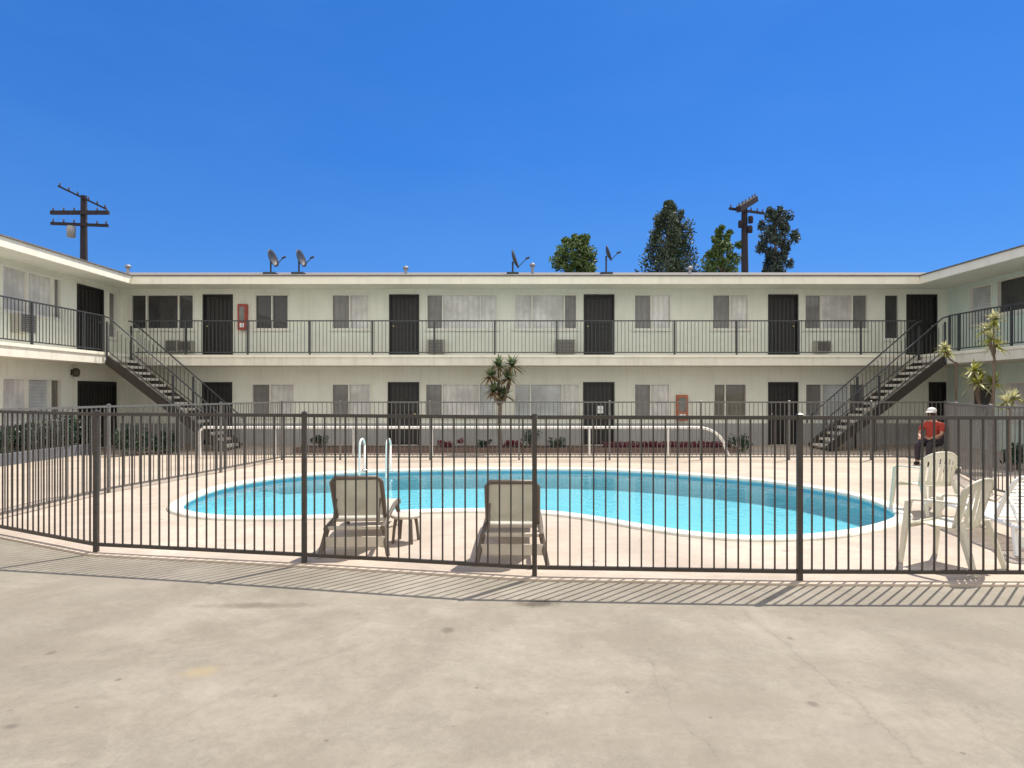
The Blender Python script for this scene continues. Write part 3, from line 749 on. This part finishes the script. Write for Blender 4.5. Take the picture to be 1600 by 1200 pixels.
def blade_mb(mb, base, d, L, w, droop):
    d = Vector(d).normalized(); s = d.cross(Vector((0, 0, 1)))
    s = s.normalized() if s.length > 0.05 else Vector((1, 0, 0))
    pts = []
    for i in range(4):
        t = i / 3; p = Vector(base) + d * (L * t) + Vector((0, 0, -droop * L * t * t)); wd = w * (0.7, 1.0, 0.7, 0.06)[i]
        pts += [p - s * wd / 2, p + s * wd / 2]
    mb.add(pts, [(0, 1, 3, 2), (2, 3, 5, 4), (4, 5, 7, 6)], True)
def rosette(mb, c, L, w, count, dead=None, up=0.3):
    for i in range(count):
        an = random.uniform(0, 6.28); el = random.uniform(-0.5, 1.3)
        tgt = dead if (dead is not None and el < -0.05) else mb
        blade_mb(tgt, c, (math.cos(an) * math.cos(el), math.sin(an) * math.cos(el), math.sin(el) + up * 0.2), L * random.uniform(.7, 1.1), w, random.uniform(0.1, 0.5))

def yucca(x, y, z0, heads, label, leafm, dead, L=0.42, w=0.045, count=46, trunk_r=0.07, split=0.55):
    t = thing('yucca_plant', (x, y, z0), label, 'plant')
    tr = MB(); lf = MB(); dd = MB()
    zs = z0 + (min(h[1] for h in heads) - z0) * split; zm = max(h[1] for h in heads)
    tr.tube([(x + .02, y, z0), (x - .015, y, z0 + (zs - z0) * .5), (x + .01, y, zs), (x, y, zs + .05)], [trunk_r * 1.25, trunk_r, trunk_r * .95, trunk_r * .8], 9)
    for (hx, hz, hy, br) in heads:
        p1 = Vector((x, y, zs)); p2 = Vector((hx, y + hy, hz))
        pm = Vector((x + (hx - x) * .75, y + hy * .75, zs + (hz - zs) * .45))
        tr.tube([p1, (p1 + pm) / 2, pm, (pm + p2) / 2, p2], [trunk_r * .75, trunk_r * 0.65, trunk_r * 0.6, trunk_r * 0.5, trunk_r * 0.4], 7)
        rosette(lf, p2, L, w, count, dd)
    tr.build('trunk', 'bark', t); lf.build('foliage', leafm, t, recalc=False)
    if dd.v: dd.build('dry_foliage', dead, t, recalc=False)
    return t
yy = 18.7
H_ = lambda px, py, dy=0.0, br=0.3: (PX(px, yy), PZ(py, yy), dy, br)
yucca(PX(781, yy), yy, 0.13, [H_(779, 572), H_(800, 571, .15), H_(767, 588, -.2), H_(794, 592, -.1), H_(772, 612, -.25, .2), H_(787, 618, .1, .1)],
      'dark spiky multi headed yucca standing in the rear planter', M['leaf_yuc'], M['leaf_dead'], 0.46, 0.06, 95, 0.06, 0.8)
yy = 14.7
yucca(PX(1553, yy), yy, 0.02, [H_(1553, 500), H_(1541, 530, -.15, .6), H_(1563, 540, .15, .6), H_(1549, 515, .1, .8)], 'tall thin stemmed plant with pale cream leaf tufts against the right wing', M['leaf_var'], M['leaf_yel'], 0.34, 0.055, 50, 0.028, 0.9)
yy = 15.6
yucca(PX(1535, yy), yy, 0.02, [H_(1522, 580, 0, .5), H_(1536, 592, .15, .5), H_(1517, 600, -.2, .5), H_(1548, 600, -.1, .5)], 'yellow green bushy plant in front of the lower right window', M['leaf_yel'], M['leaf_var'], 0.40, 0.06, 60, 0.035, 0.6)
yy = 16.6
yucca(PX(1494, yy), yy, 0.02, [H_(1476, 545, 0, .4), H_(1484, 552, .1, .4)], 'slender plant with a pale tuft beside the top of the right staircase', M['leaf_var'], M['leaf_yel'], 0.30, 0.05, 44, 0.025, 0.9)
yy = 13.9
yucca(PX(1578, yy), yy, 0.02, [H_(1572, 630, 0, .5), H_(1590, 622, .1, .5)], 'short cream leaved plant at the right picture edge', M['leaf_var'], M['leaf_yel'], 0.30, 0.05, 44, 0.025, 0.9)
shrub(1590, 14.3, 0.8, 0.6, 'leaf_dk', 'dark green shrub beyond the right fence', None, 0.02, 600, 0.045)

# ------------------------------------------------------------------ loungers
def lounger(frame_m, sling_m, light_m, label, straps=False):
    t = thing('sun_lounger', (0, 0, 0), label, 'sun lounger', 'sun loungers on the pool deck')
    W = 0.29; zr = 0.30
    for s in (-1, 1):
        MB().tube([(s * W, -0.02, zr), (s * W, 0.6, zr + 0.01), (s * W, 1.3, zr + 0.02), (s * W, 1.88, zr - 0.02), (s * W, 1.95, zr - 0.06)], 0.026, 8).build('side_rail', frame_m, t)
    for y in (0.02, 0.46, 1.9):
        MB().beam((-W, y, zr - (0.03 if y > 1.8 else 0)), (W, y, zr - (0.03 if y > 1.8 else 0)), 0.05, 0.035).build('crossbar', light_m if y < 0.5 else frame_m, t, bevel=0.006)
    for s in (-1, 1):
        MB().tube([(s * W, 0.1, zr), (s * (W + 0.03), 0.03, zr * 0.5), (s * (W + 0.06), -0.05, 0.02)], [0.03, 0.027, 0.024], 8).build('leg', frame_m, t)
        MB().tube([(s * W, 1.5, zr), (s * (W + 0.03), 1.6, zr * 0.5), (s * (W + 0.05), 1.66, 0.02)], [0.03, 0.027, 0.024], 8).build('leg', frame_m, t)
    MB().beam((-W - .02, 0.03, 0.15), (W + .02, 0.03, 0.15), 0.022, 0.11).build('stretcher', light_m, t, bevel=0.006)
    hinge = Vector((0, 0.46, zr + 0.03)); top = Vector((0, 0.12, 0.81)); WB = 0.265
    dirb = (top - hinge); up_ = dirb.normalized()
    bt = MB()
    bt.tube([(-WB, hinge.y, hinge.z), (-WB, (hinge.y + top.y) / 2 + .01, (hinge.z + top.z) / 2), (-WB + .005, top.y + .02, top.z - .05), (-WB + .04, top.y, top.z), (WB - .04, top.y, top.z), (WB - .005, top.y + .02, top.z - .05), (WB, (hinge.y + top.y) / 2 + .01, (hinge.z + top.z) / 2), (WB, hinge.y, hinge.z)], 0.024, 8)
    bk = bt.build('backrest', frame_m, t)
    def panel(p0, p1, w, sag, th=0.006):
        a = MB(); p0, p1 = Vector(p0), Vector(p1); nx, ny = 8, 10
        nrm = (p1 - p0).cross(Vector((1, 0, 0))).normalized()
        if nrm.z < 0: nrm = -nrm
        for side in (0, 1):
            vs = []
            for j in range(ny + 1):
                for i in range(nx + 1):
                    u, v = i / nx, j / ny
                    vs.append(p0.lerp(p1, v) + Vector(((u - .5) * 2 * w, 0, 0)) - nrm * (sag * 4 * u * (1 - u) * math.sin(math.pi * min(1, v * 1.05 + .02)) + side * th))
            a.add(vs, [(j * (nx + 1) + i, j * (nx + 1) + i + 1, (j + 1) * (nx + 1) + i + 1, (j + 1) * (nx + 1) + i) for j in range(ny) for i in range(nx)], True)
        return a
    if not straps:
        panel(hinge + Vector((0, 0, 0.02)), top - up_ * 0.01, WB - 0.012, 0.03).build('back_sling', sling_m, bk)
        panel((0, 0.50, zr + 0.02), (0, 1.88, zr), W - 0.01, 0.04).build('seat_sling', sling_m, t)
    else:
        a = MB()
        for i in range(11):
            p = hinge.lerp(top, (i + 0.6) / 11.3); a.beam(p + Vector((-WB, 0, 0)), p + Vector((WB, 0, 0)), 0.034, 0.008, up=up_)
        a.build('back_straps', sling_m, bk)
        a = MB()
        for i in range(20):
            y = 0.54 + i * 0.067; a.beam((-W, y, zr + 0.028), (W, y, zr + 0.028), 0.042, 0.008)
        a.build('seat_straps', sling_m, t)
    for s in (-1, 1):
        MB().beam((s * (WB - 0.03), 0.28, 0.56), (s * (WB - 0.03), 0.08, zr), 0.022, 0.022).build('back_prop', frame_m, t)
    return t
l1 = lounger('resin', 'sling', 'resin_l', 'brown framed grey sling lounger, the left one of two behind the front fence')
l2 = dup(l1)
place(l1, (-1.64, 6.66, 0.02), R(5))
place(l2, (0.0, 6.33, 0.02), R(-1), 'brown framed grey sling lounger beside the fence post at the picture centre')
l3 = lounger('strap', 'strap', 'strap', 'white strap lounger by the front fence at the right picture edge', True)
place(l3, (5.56, 6.6, 0.02), R(-8))

# small brown side table beyond the left lounger
st = thing('side_table', (-1.22, 7.35, 0.02), 'small tan plastic side table to the right of the left lounger', 'side table')
MB().lathe([(0.0, 0.32), (0.155, 0.32), (0.17, 0.31), (0.17, 0.285), (0.14, 0.28), (0.0, 0.28)], (-1.22, 7.35, 0.02), 22).build('table_top', 'resin_l', st)
for a in range(4):
    an = a * math.pi / 2 + 0.6; c, s = math.cos(an), math.sin(an)
    MB().tube([(-1.22 + .12 * c, 7.35 + .12 * s, 0.30), (-1.22 + .14 * c, 7.35 + .15 * s, 0.2), (-1.22 + .16 * c, 7.35 + .16 * s, 0.02)], [0.022, 0.018, 0.016], 8).build('leg', 'resin', st)

# ------------------------------------------------------------------ plastic armchair
def armchair(label):
    t = thing('plastic_armchair', (0, 0, 0), label, 'chair', 'white plastic armchairs by the pool')
    # seat: dished grid, faces +Y
    a = MB(); nx, ny = 8, 8
    for side in (0, 1):
        vs = []
        for j in range(ny + 1):
            for i in range(nx + 1):
                u, v = i / nx * 2 - 1, j / ny
                w_ = 0.24 + 0.025 * v
                z = 0.43 - 0.035 * (1 - u * u) * math.sin(math.pi * v) - 0.05 * max(0, v - .85) / .15 - 0.02 * (1 - v) - side * 0.010
                vs.append((u * w_, -0.22 + 0.46 * v, z))
        a.add(vs, [(j * (nx + 1) + i, j * (nx + 1) + i + 1, (j + 1) * (nx + 1) + i + 1, (j + 1) * (nx + 1) + i) for j in range(ny) for i in range(nx)], True)
    a.build('seat', 'plastic', t)
    # backrest: curved band with slots
    def bp(u, v):           # u -1..1 across, v 0..1 up
        half = 0.245 + 0.03 * v
        top = 0.47 - 0.10 * abs(u) ** 2.5
        return Vector((u * half, -0.225 - 0.10 * v + 0.075 * u * u, 0.415 + v * top))
    a = MB()
    def strip(u0, u1, v0, v1, nu, nv):
        for side in (0, 1):
            vs = [bp(u0 + (u1 - u0) * i / nu, v0 + (v1 - v0) * j / nv) - Vector((0, 0.010 * side, 0)) for j in range(nv + 1) for i in range(nu + 1)]
            a.add(vs, [(j * (nu + 1) + i, j * (nu + 1) + i + 1, (j + 1) * (nu + 1) + i + 1, (j + 1) * (nu + 1) + i) for j in range(nv) for i in range(nu)], True)
    strip(-1, 1, 0.80, 1.0, 16, 2); strip(-1, 1, 0.0, 0.16, 16, 2)
    for i in range(7):
        c = -0.86 + 1.72 * i / 6; strip(c - 0.09, c + 0.09, 0.16, 0.80, 2, 5)
    rim = [bp(-1, 0)] + [bp(-1, v / 5) for v in range(1, 5)] + [bp(u / 8, 1.0) for u in range(-8, 9)] + [bp(1, v / 5) for v in range(4, -1, -1)]
    a.tube([p + Vector((0, -.005, 0)) for p in rim], 0.014, 8)
    a.build('backrest', 'plastic', t)
    for s in (-1, 1):
        a = MB()
        pts = [(s * 0.265, -0.29, 0.66), (s * 0.305, -0.18, 0.665), (s * 0.315, 0.02, 0.66), (s * 0.305, 0.18, 0.645), (s * 0.295, 0.235, 0.60)]
        for p, q in zip(pts[:-1], pts[1:]): a.beam(p, q, 0.058, 0.02)
        a.build('arm', 'plastic', t, bevel=0.006)
        MB().beam((s * 0.295, 0.225, 0.63), (s * 0.325, 0.29, 0.0), 0.062, 0.05, 0.04, 0.04).build('leg', 'plastic', t, bevel=0.006)
        MB().beam((s * 0.25, -0.22, 0.46), (s * 0.29, -0.36, 0.0), 0.07, 0.055, 0.042, 0.042).build('leg', 'plastic', t, bevel=0.006)
    MB().beam((-0.27, 0.235, 0.385), (0.27, 0.235, 0.385), 0.02, 0.05).build('front_apron', 'plastic', t)
    return t
c1 = armchair('white plastic armchair with slatted back just behind the front fence')
c2 = dup(c1)
place(c1, (4.34, 6.36, 0.02), R(30), scale=(1.0, 1.0, 1.0))
place(c2, (5.95, 9.2, 0.02), R(8), 'white plastic armchair farther back near the right end of the pool')

# ------------------------------------------------------------------ seated person
def skin_mesh(name, verts, edges, radii, m, parent, sub=2):
    me = bpy.data.meshes.new(name); me.from_pydata([tuple(v) for v in verts], edges, [])
    o = bpy.data.objects.new(name, me); COL.objects.link(o)
    md = o.modifiers.new('skin', 'SKIN'); md.use_smooth_shade = True
    for i, r in enumerate(radii):
        rr = (r, r) if isinstance(r, (int, float)) else r
        me.skin_vertices[0].data[i].radius = rr
        me.skin_vertices[0].data[i].use_root = (i == 0)
    sb = o.modifiers.new('sub', 'SUBSURF'); sb.levels = sub; sb.render_levels = sub
    bpy.context.view_layer.update()
    dg = bpy.context.evaluated_depsgraph_get()
    nm = bpy.data.meshes.new_from_object(o.evaluated_get(dg)); nm.name = name
    o.modifiers.clear(); o.data = nm; nm.materials.clear(); nm.materials.append(M[m])
    for p in nm.polygons: p.use_smooth = True
    o.parent = parent
    return o
pc = (PX(1455, 15.4), 15.4, 0.02)
ch = thing('patio_chair', (0, 0, 0), 'dark metal patio chair under the seated person', 'chair')
MB().box(-0.23, 0.23, -0.22, 0.22, 0.41, 0.44).build('seat', 'iron_grey', ch, bevel=0.01)
a = MB()
for i in range(6): a.beam((-0.2 + .08 * i, -0.23, 0.5), (-0.2 + .08 * i, -0.30, 0.88), 0.02, 0.012)
a.beam((-0.23, -0.23, 0.5), (0.23, -0.23, 0.5), 0.02, 0.03); a.beam((-0.23, -0.30, 0.89), (0.23, -0.30, 0.89), 0.02, 0.04)
a.build('backrest', 'iron_grey', ch)
for s in (-1, 1):
    MB().tube([(s * .22, .2, .41), (s * .24, .24, 0)], 0.014, 8).build('leg', 'iron_grey', ch)
    MB().tube([(s * .22, -.30, .90), (s * .22, -.22, .43), (s * .24, -.28, 0)], 0.014, 8).build('leg', 'iron_grey', ch)
place(ch, pc, R(122))
pe = thing('person', (0, 0, 0), 'seated person in a white cap, red shirt and dark trousers', 'person')
# local: faces +Y, seat at z 0.44
V = [(0, -.05, .54), (0, -.07, .68), (0, -.09, .84), (0, -.09, .97), (0, -.07, 1.06), (0, -.05, 1.13), (0, -.03, 1.22), (0, -.03, 1.29),        # 0-7
     (-.19, -.08, .96), (-.24, .02, .73), (-.16, .20, .66), (-.11, .27, .645),   # 8-11 left arm
     (.19, -.08, .96), (.25, .03, .73), (.16, .21, .66), (.10, .27, .64),       # 12-15
     (-.10, .02, .52), (-.13, .38, .50), (-.14, .36, .08), (-.14, .46, .04),    # 16-19
     (.10, .02, .52), (.13, .38, .50), (.14, .34, .08), (.14, .44, .04)]
E = [(0, 1), (1, 2), (2, 3), (3, 4), (4, 5), (5, 6), (6, 7), (3, 8), (8, 9), (9, 10), (10, 11), (3, 12), (12, 13), (13, 14), (14, 15), (0, 16), (16, 17), (17, 18), (18, 19), (0, 20), (20, 21), (21, 22), (22, 23)]
Rr = [(.15, .11), (.14, .105), (.15, .11), (.13, .09), .058, .062, .085, .075, .055, .042, .03, .036, .055, .042, .03, .036, .085, .058, .042, .035, .085, .058, .042, .035]
skin_mesh('body', V, E, Rr, 'skin', pe)
for s in (-1, 1):      # fingers curl over the thighs
    a = MB()
    for k in range(4):
        bx_ = s * (.085 + .018 * k); L = (.055, .065, .07, .06)[k]
        a.tube([(bx_, .285, .645), (bx_ - s * .004, .285 + L * .6, .635), (bx_ - s * .006, .285 + L, .605)], [.009, .008, .007], 6)
    a.tube([(s * .075, .262, .645), (s * .05, .285, .635), (s * .045, .31, .62)], [.010, .009, .008], 6)
    a.build('hand', 'skin', pe)
skin_mesh('shirt', [(0, -.05, .53), (0, -.07, .68), (0, -.09, .84), (0, -.09, .97), (0, -.08, 1.03), (-.19, -.08, .955), (-.235, .0, .78), (.19, -.08, .955), (.245, .01, .78)],
          [(0, 1), (1, 2), (2, 3), (3, 4), (3, 5), (5, 6), (3, 7), (7, 8)], [(.17, .13), (.16, .125), (.168, .128), (.148, .108), .08, .078, .066, .078, .066], 'shirt', pe)
skin_mesh('trousers', [(0, -.05, .52), (-.10, .02, .52), (-.13, .38, .50), (-.14, .36, .10), (.10, .02, .52), (.13, .38, .50), (.14, .34, .10)],
          [(0, 1), (1, 2), (2, 3), (0, 4), (4, 5), (5, 6)], [(.165, .10), .10, .074, .058, .10, .074, .058], 'trouser', pe)
for s, yy in ((-1, .36), (1, .34)):
    skin_mesh('shoe', [(s * .14, yy - .04, .045), (s * .14, yy + .06, .045), (s * .145, yy + .15, .035)], [(0, 1), (1, 2)], [.045, .048, .036], 'shoe', pe)
a = MB(); a.lathe([(.098, 1.24), (.102, 1.28), (.094, 1.325), (.06, 1.36), (.0, 1.372)], (0, -.03, 0), 18)
a.add([(-.08, .05, 1.262), (.08, .05, 1.262), (.065, .15, 1.248), (0, .17, 1.246), (-.065, .15, 1.248), (-.08, .05, 1.27), (.08, .05, 1.27), (.065, .15, 1.256), (0, .17, 1.254), (-.065, .15, 1.256)],
      [(0, 1, 2, 3, 4), (9, 8, 7, 6, 5), (0, 5, 6, 1), (1, 6, 7, 2), (2, 7, 8, 3), (3, 8, 9, 4), (4, 9, 5, 0)])
a.build('cap', 'cap', pe)
a = MB(); a.lathe([(.070, 1.13), (.088, 1.17), (.096, 1.24), (.097, 1.262)], (0, -.042, 0), 16); a.build('hair', 'hair', pe)
a = MB(); a.tube([(0, .045, 1.215), (0, .072, 1.185), (0, .055, 1.175)], [.010, .015, .010], 6); a.build('nose', 'skin', pe)
for s in (-1, 1):
    MB().lathe([(0, -.012), (.011, -.006), (.013, 0), (.011, .006), (0, .012)], (s * .032, .048, 1.215), 8).build('eye', 'hair', pe)
    MB().lathe([(0, -.03), (.012, -.015), (.015, .01), (0, .03)], (s * .092, -.03, 1.205), 8).build('ear', 'skin', pe)
a = MB(); a.tube([(-.025, .05, 1.145), (0, .056, 1.143), (.025, .05, 1.145)], .006, 6); a.build('mouth', 'shirt', pe)
place(pe, pc, R(122))

# ------------------------------------------------------------------ roof dishes, vents
def rz(Y): return e0 + 0.035 + (RZ - e0 - 0.035) * (Y - YF + 0.08) / 6.08
def dish(px, py, Y, r, label, lnb_dir=1, thick=0.35):
    x = PX(px, Y); z0 = rz(Y) - 0.01; zc = PZ(py, Y)
    t = thing('satellite_dish', (x, Y, z0), label, 'satellite dish', 'satellite dishes on the rear roof')
    MB().box(x - .22, x + .18, Y - .18, Y + .18, z0 - .05, z0 + .05).build('base', 'dish', t)
    MB().tube([(x - .02, Y, z0), (x - .02, Y, zc - 0.06)], 0.03, 8).build('mast', 'dish', t)
    rot = Euler((0, R(72), R(-8)))
    prof = [(0.0, 0.0), (r * .4, .014), (r * .75, .05), (r, .10), (r * .985, .112), (r * .74, .065), (r * .4, .03), (0.0, .016)]
    a = MB(); a.lathe(prof, (x - .02, Y - 0.02, zc), 24, rot); a.build('reflector', 'dish', t)
    m_ = rot.to_matrix(); c = Vector((x - .02, Y - 0.02, zc))
    p0 = c + m_ @ Vector((r * .95, 0, .05)); p1 = c + m_ @ Vector((r * .35, 0, r * 1.45))
    MB().tube([p0, p1], 0.014, 6).build('feed_arm', 'dish', t)
    MB().tube([p1 - m_ @ Vector((0, 0, .06)), p1 + m_ @ Vector((0, 0, .08))], 0.035, 8).build('receiver', 'dish', t)
Yd = 21.4
dish(424, 405, Yd, 0.31, 'leftmost grey satellite dish on the rear roof edge')
dish(468, 405, Yd, 0.31, 'second grey satellite dish from the left on the rear roof edge')
dish(802, 406, Yd, 0.33, 'grey satellite dish on the roof near the middle of the rear building')
dish(948, 397, Yd, 0.27, 'grey satellite dish on a tall mast just right of the round tree')
def vent(px, h, label, Y=22.0):
    x = PX(px, Y); z0 = rz(Y) - .02
    t = thing('roof_vent', (x, Y, z0), label, 'roof vent', 'vent pipes on the roofs')
    MB().tube([(x, Y, z0), (x, Y, z0 + h)], 0.05, 10).build('pipe', 'galv', t)
    MB().lathe([(.05, h - .08), (.10, h - .07), (.09, h + .01), (0, h + .05)], (x, Y, z0), 12).build('cowl', 'galv', t)
vent(634, 0.25, 'small vent pipe on the roof between the two dish groups')
vent(200, 0.30, 'vent pipe on the roof at the left inner corner')
vent(1078, 0.24, 'vent pipe on the roof below the tall conical tree')
vent(832, 0.35, 'thin vent pipe just right of the middle satellite dish')

# ------------------------------------------------------------------ utility poles
def utility_pole(px, Y, ptop, label, arms, lean=0.0):
    x = PX(px, Y); zt_ = PZ(ptop, Y)
    t = thing('utility_pole', (x, Y, 0), label, 'utility pole', 'wooden utility poles behind the building')
    MB().tube([(x + lean, Y, 0), (x + lean * .4, Y, zt_ * .6), (x, Y, zt_)], [0.24, 0.20, 0.16], 10).build('pole', 'pole', t)
    for (a0, b0, a1, b1, dy, th) in arms:
        p, q = Vector((PX(a0, Y), Y - 0.22 - dy, PZ(b0, Y))), Vector((PX(a1, Y), Y - 0.22 + dy, PZ(b1, Y)))
        o = MB().beam(p, q, th, th * 1.25).build('crossarm', 'pole', t)
        for f in (0.04, 0.22, 0.40, 0.62, 0.80, 0.96):
            c = p.lerp(q, f); a = MB(); a.lathe([(0.0, th * .6), (.04, th * .6), (.05, th * .6 + .05), (.03, th * .6 + .10), (.05, th * .6 + .14), (.0, th * .6 + .20)], c, 8); a.build('insulator', 'insul', o)
    return t
p = utility_pole(131, 35, 306, 'wooden utility pole with two level crossarms above the left wing', [(84, 334, 174, 334, 0, .16), (90, 353, 168, 352, 0.3, .12), (107, 298, 160, 324, 0.6, .065)])
x = PX(119, 35)
MB().lathe([(0, 0), (.2, .02), (.22, .5), (.2, .62), (0, .66)], (x, 34.6, PZ(374, 35)), 14).build('transformer', 'galv', p)
p = utility_pole(1163, 36, 316, 'dark utility pole with a steeply slanting crossarm between two trees', [(1143, 336, 1188, 305, 0.9, .26), (1130, 334, 1200, 329, 0.8, .10)], 0.1)
for dx, py in ((.28, 345), (-.28, 352), (.25, 360)):
    MB().lathe([(0, 0), (.13, .02), (.14, .32), (.12, .4), (0, .44)], (PX(1163, 36) + dx, 35.8, PZ(py, 36) - .2), 12).build('cable_box', 'pole', p)

# ------------------------------------------------------------------ trees
def tree(px, Y, ptop, prof, leafm, label, count, ls, low=2.0, trunk=0.2, clump=26, asp=0.45, tall=0.85):
    """prof: list of (height fraction of visible crown 0..1, half width px)"""
    x = PX(px, Y); zt_ = PZ(ptop, Y); zb = low
    t = thing('tree', (x, Y, 0), label, 'tree', 'trees behind the rear building')
    tr = MB(); tr.tube([(x, Y, 0), (x + .05, Y, zt_ * .4), (x - .03, Y, zt_ * .7), (x, Y, zt_ * .96)], [trunk * 1.3, trunk, trunk * .6, trunk * .12], 9)
    def rad(f):
        for (f0, r0), (f1, r1) in zip(prof[:-1], prof[1:]):
            if f0 <= f <= f1: return (r0 + (r1 - r0) * (f - f0) / (f1 - f0)) / 1000 * Y
        return prof[-1][1] / 1000 * Y
    lf = MB(); H = zt_ - zb
    for k in range(clump):
        f = (k + random.random()) / clump
        f = 1 - (1 - f) ** 1.0
        z = zb + H * f; R_ = rad(f); an = k * 2.4 + random.uniform(-.5, .5)
        rr = R_ * random.uniform(0.30, 0.95)
        c = Vector((x + math.cos(an) * rr, Y + math.sin(an) * rr, z))
        tr.tube([(x, Y, max(zb * .8, z - R_ * .5)), ((x + c.x) / 2, (Y + c.y) / 2, z - R_ * .15), c], [trunk * .3 * (1 - f * .6), trunk * .18 * (1 - f * .6), .01], 5)
        cr = max(0.14, R_ * random.uniform(.22, .44) / max(1, tall) ** .5)
        for j in range(int(count / clump)):
            d = Vector((random.gauss(0, 1), random.gauss(0, 1), random.gauss(0, 1))).normalized() * cr * random.random() ** 0.45
            d.z *= tall
            q = c + d
            if q.z > zt_: continue
            lf.leaf(q, ls * random.uniform(.6, 1.4), asp)
    tr.build('trunk', 'bark', t); lf.build('crown', leafm, t, recalc=False)
    return t
tree(903, 42, 368, [(0, 24), (.5, 31), (.70, 34), (.85, 35), (.94, 26), (1, 8)], 'leaf_grn', 'round topped green tree just behind the middle of the roof', 13000, .13, 5.5, .2, 90)
tree(1046, 42, 314, [(0, 46), (.40, 50), (.62, 49), (.75, 43), (.88, 30), (.95, 16), (1, 3)], 'leaf_con', 'tall broad conical tree, the largest above the roof', 26000, .12, 2.0, .25, 230, .4, 1.9)
tree(1128, 40, 352, [(0, 34), (.5, 38), (.68, 36), (.84, 29), (.95, 15), (1, 4)], 'leaf_grn', 'bright green tree left of the slanting utility pole', 13000, .12, 3.0, .2, 80)
tree(1212, 42, 326, [(0, 27), (.5, 27), (.64, 29), (.75, 26), (.84, 32), (.95, 25), (1, 10)], 'leaf_blu', 'dark columnar tree just right of the slanting utility pole', 16000, .13, 2.0, .22, 130, .4, 1.2)

# ------------------------------------------------------------------ light, sky, camera
sx, sy, se = 0.62, 0.63, 59.5
az = math.atan2(sx, sy)
W_ = bpy.data.worlds.new('World'); S.world = W_; W_.use_nodes = True
t = NT(W_); bg = t.n['Background']
sk = t.node('ShaderNodeTexSky', sky_type='NISHITA'); sk.sun_disc = False
sk.sun_elevation = R(se); sk.sun_rotation = az; sk.altitude = 300; sk.air_density = 1.0; sk.dust_density = 0.2; sk.ozone_density = 3.0
hs = t.node('ShaderNodeHueSaturation'); hs.inputs['Saturation'].default_value = 1.2; t.link(sk.outputs[0], hs.inputs['Color'])
deep = t.mix(0.5, t.mix(1.0, hs.outputs[0], (0.235, 0.43, 0.68), 'MULTIPLY'), (0.205, 1.08, 3.5))
tcs = t.node('ShaderNodeTexCoord'); ss = t.node('ShaderNodeSeparateXYZ'); t.link(tcs.outputs['Generated'], ss.inputs[0])
hz_ = t.ramp(ss.outputs[2], [(0.10, 0.30), (0.34, 0.0)])
deep = t.mix(hz_, deep, (0.75, 1.75, 3.6))
mp_ = t.node('ShaderNodeMapping'); mp_.inputs['Scale'].default_value = (1, 1, 3.0); t.link(tcs.outputs['Generated'], mp_.inputs[0])
deep = t.mix(t.ramp(t.noise(mp_.outputs[0], 2.4, 6, 0.6), [(0.42, 0.0), (0.80, 0.16)]), deep, (0.7, 1.8, 3.9))
# added white fill in the unseen sky behind the viewer; clear deep blue ahead
tc = t.node('ShaderNodeTexCoord'); sp_ = t.node('ShaderNodeSeparateXYZ'); t.link(tc.outputs['Generated'], sp_.inputs[0])
cl = t.math('ADD', sp_.outputs[1], t.math('MULTIPLY', t.math('SUBTRACT', t.noise(tc.outputs['Generated'], 2.2, 5, 0.6), 0.5), 0.5))
cl = t.ramp(t.math('SUBTRACT', 0.45, cl), [(0.0, 0.0), (0.75, 1.0)])
skyc = t.mix(cl, deep, (6.2, 6.1, 5.8))
t.link(skyc, bg.inputs[0]); bg.inputs[1].default_value = 0.13
sl = bpy.data.lights.new('sun', 'SUN'); sl.energy = 3.9; sl.angle = R(0.53); sl.color = (1.0, 0.94, 0.83)
so = bpy.data.objects.new('sun', sl); COL.objects.link(so)
dirv = Vector((math.sin(az) * math.cos(R(se)), math.cos(az) * math.cos(R(se)), math.sin(R(se))))
so.rotation_euler = dirv.to_track_quat('Z', 'Y').to_euler(); so.location = dirv * 40

cam = bpy.data.cameras.new('camera'); cam.sensor_width = 36; cam.lens = 22.5; cam.shift_y = 15 / 1600; cam.clip_end = 5000; cam.clip_start = 0.05
co = bpy.data.objects.new('camera', cam); COL.objects.link(co); co.location = (0, 0, H_CAM); co.rotation_euler = (R(90), 0, 0)
S.camera = co
S.render.resolution_x = 1024; S.render.resolution_y = 768
S.view_settings.view_transform = 'Standard'; S.view_settings.look = 'None'; S.view_settings.exposure = 0.72; S.view_settings.gamma = 1
S.cycles.max_bounces = 8; S.cycles.transparent_max_bounces = 12
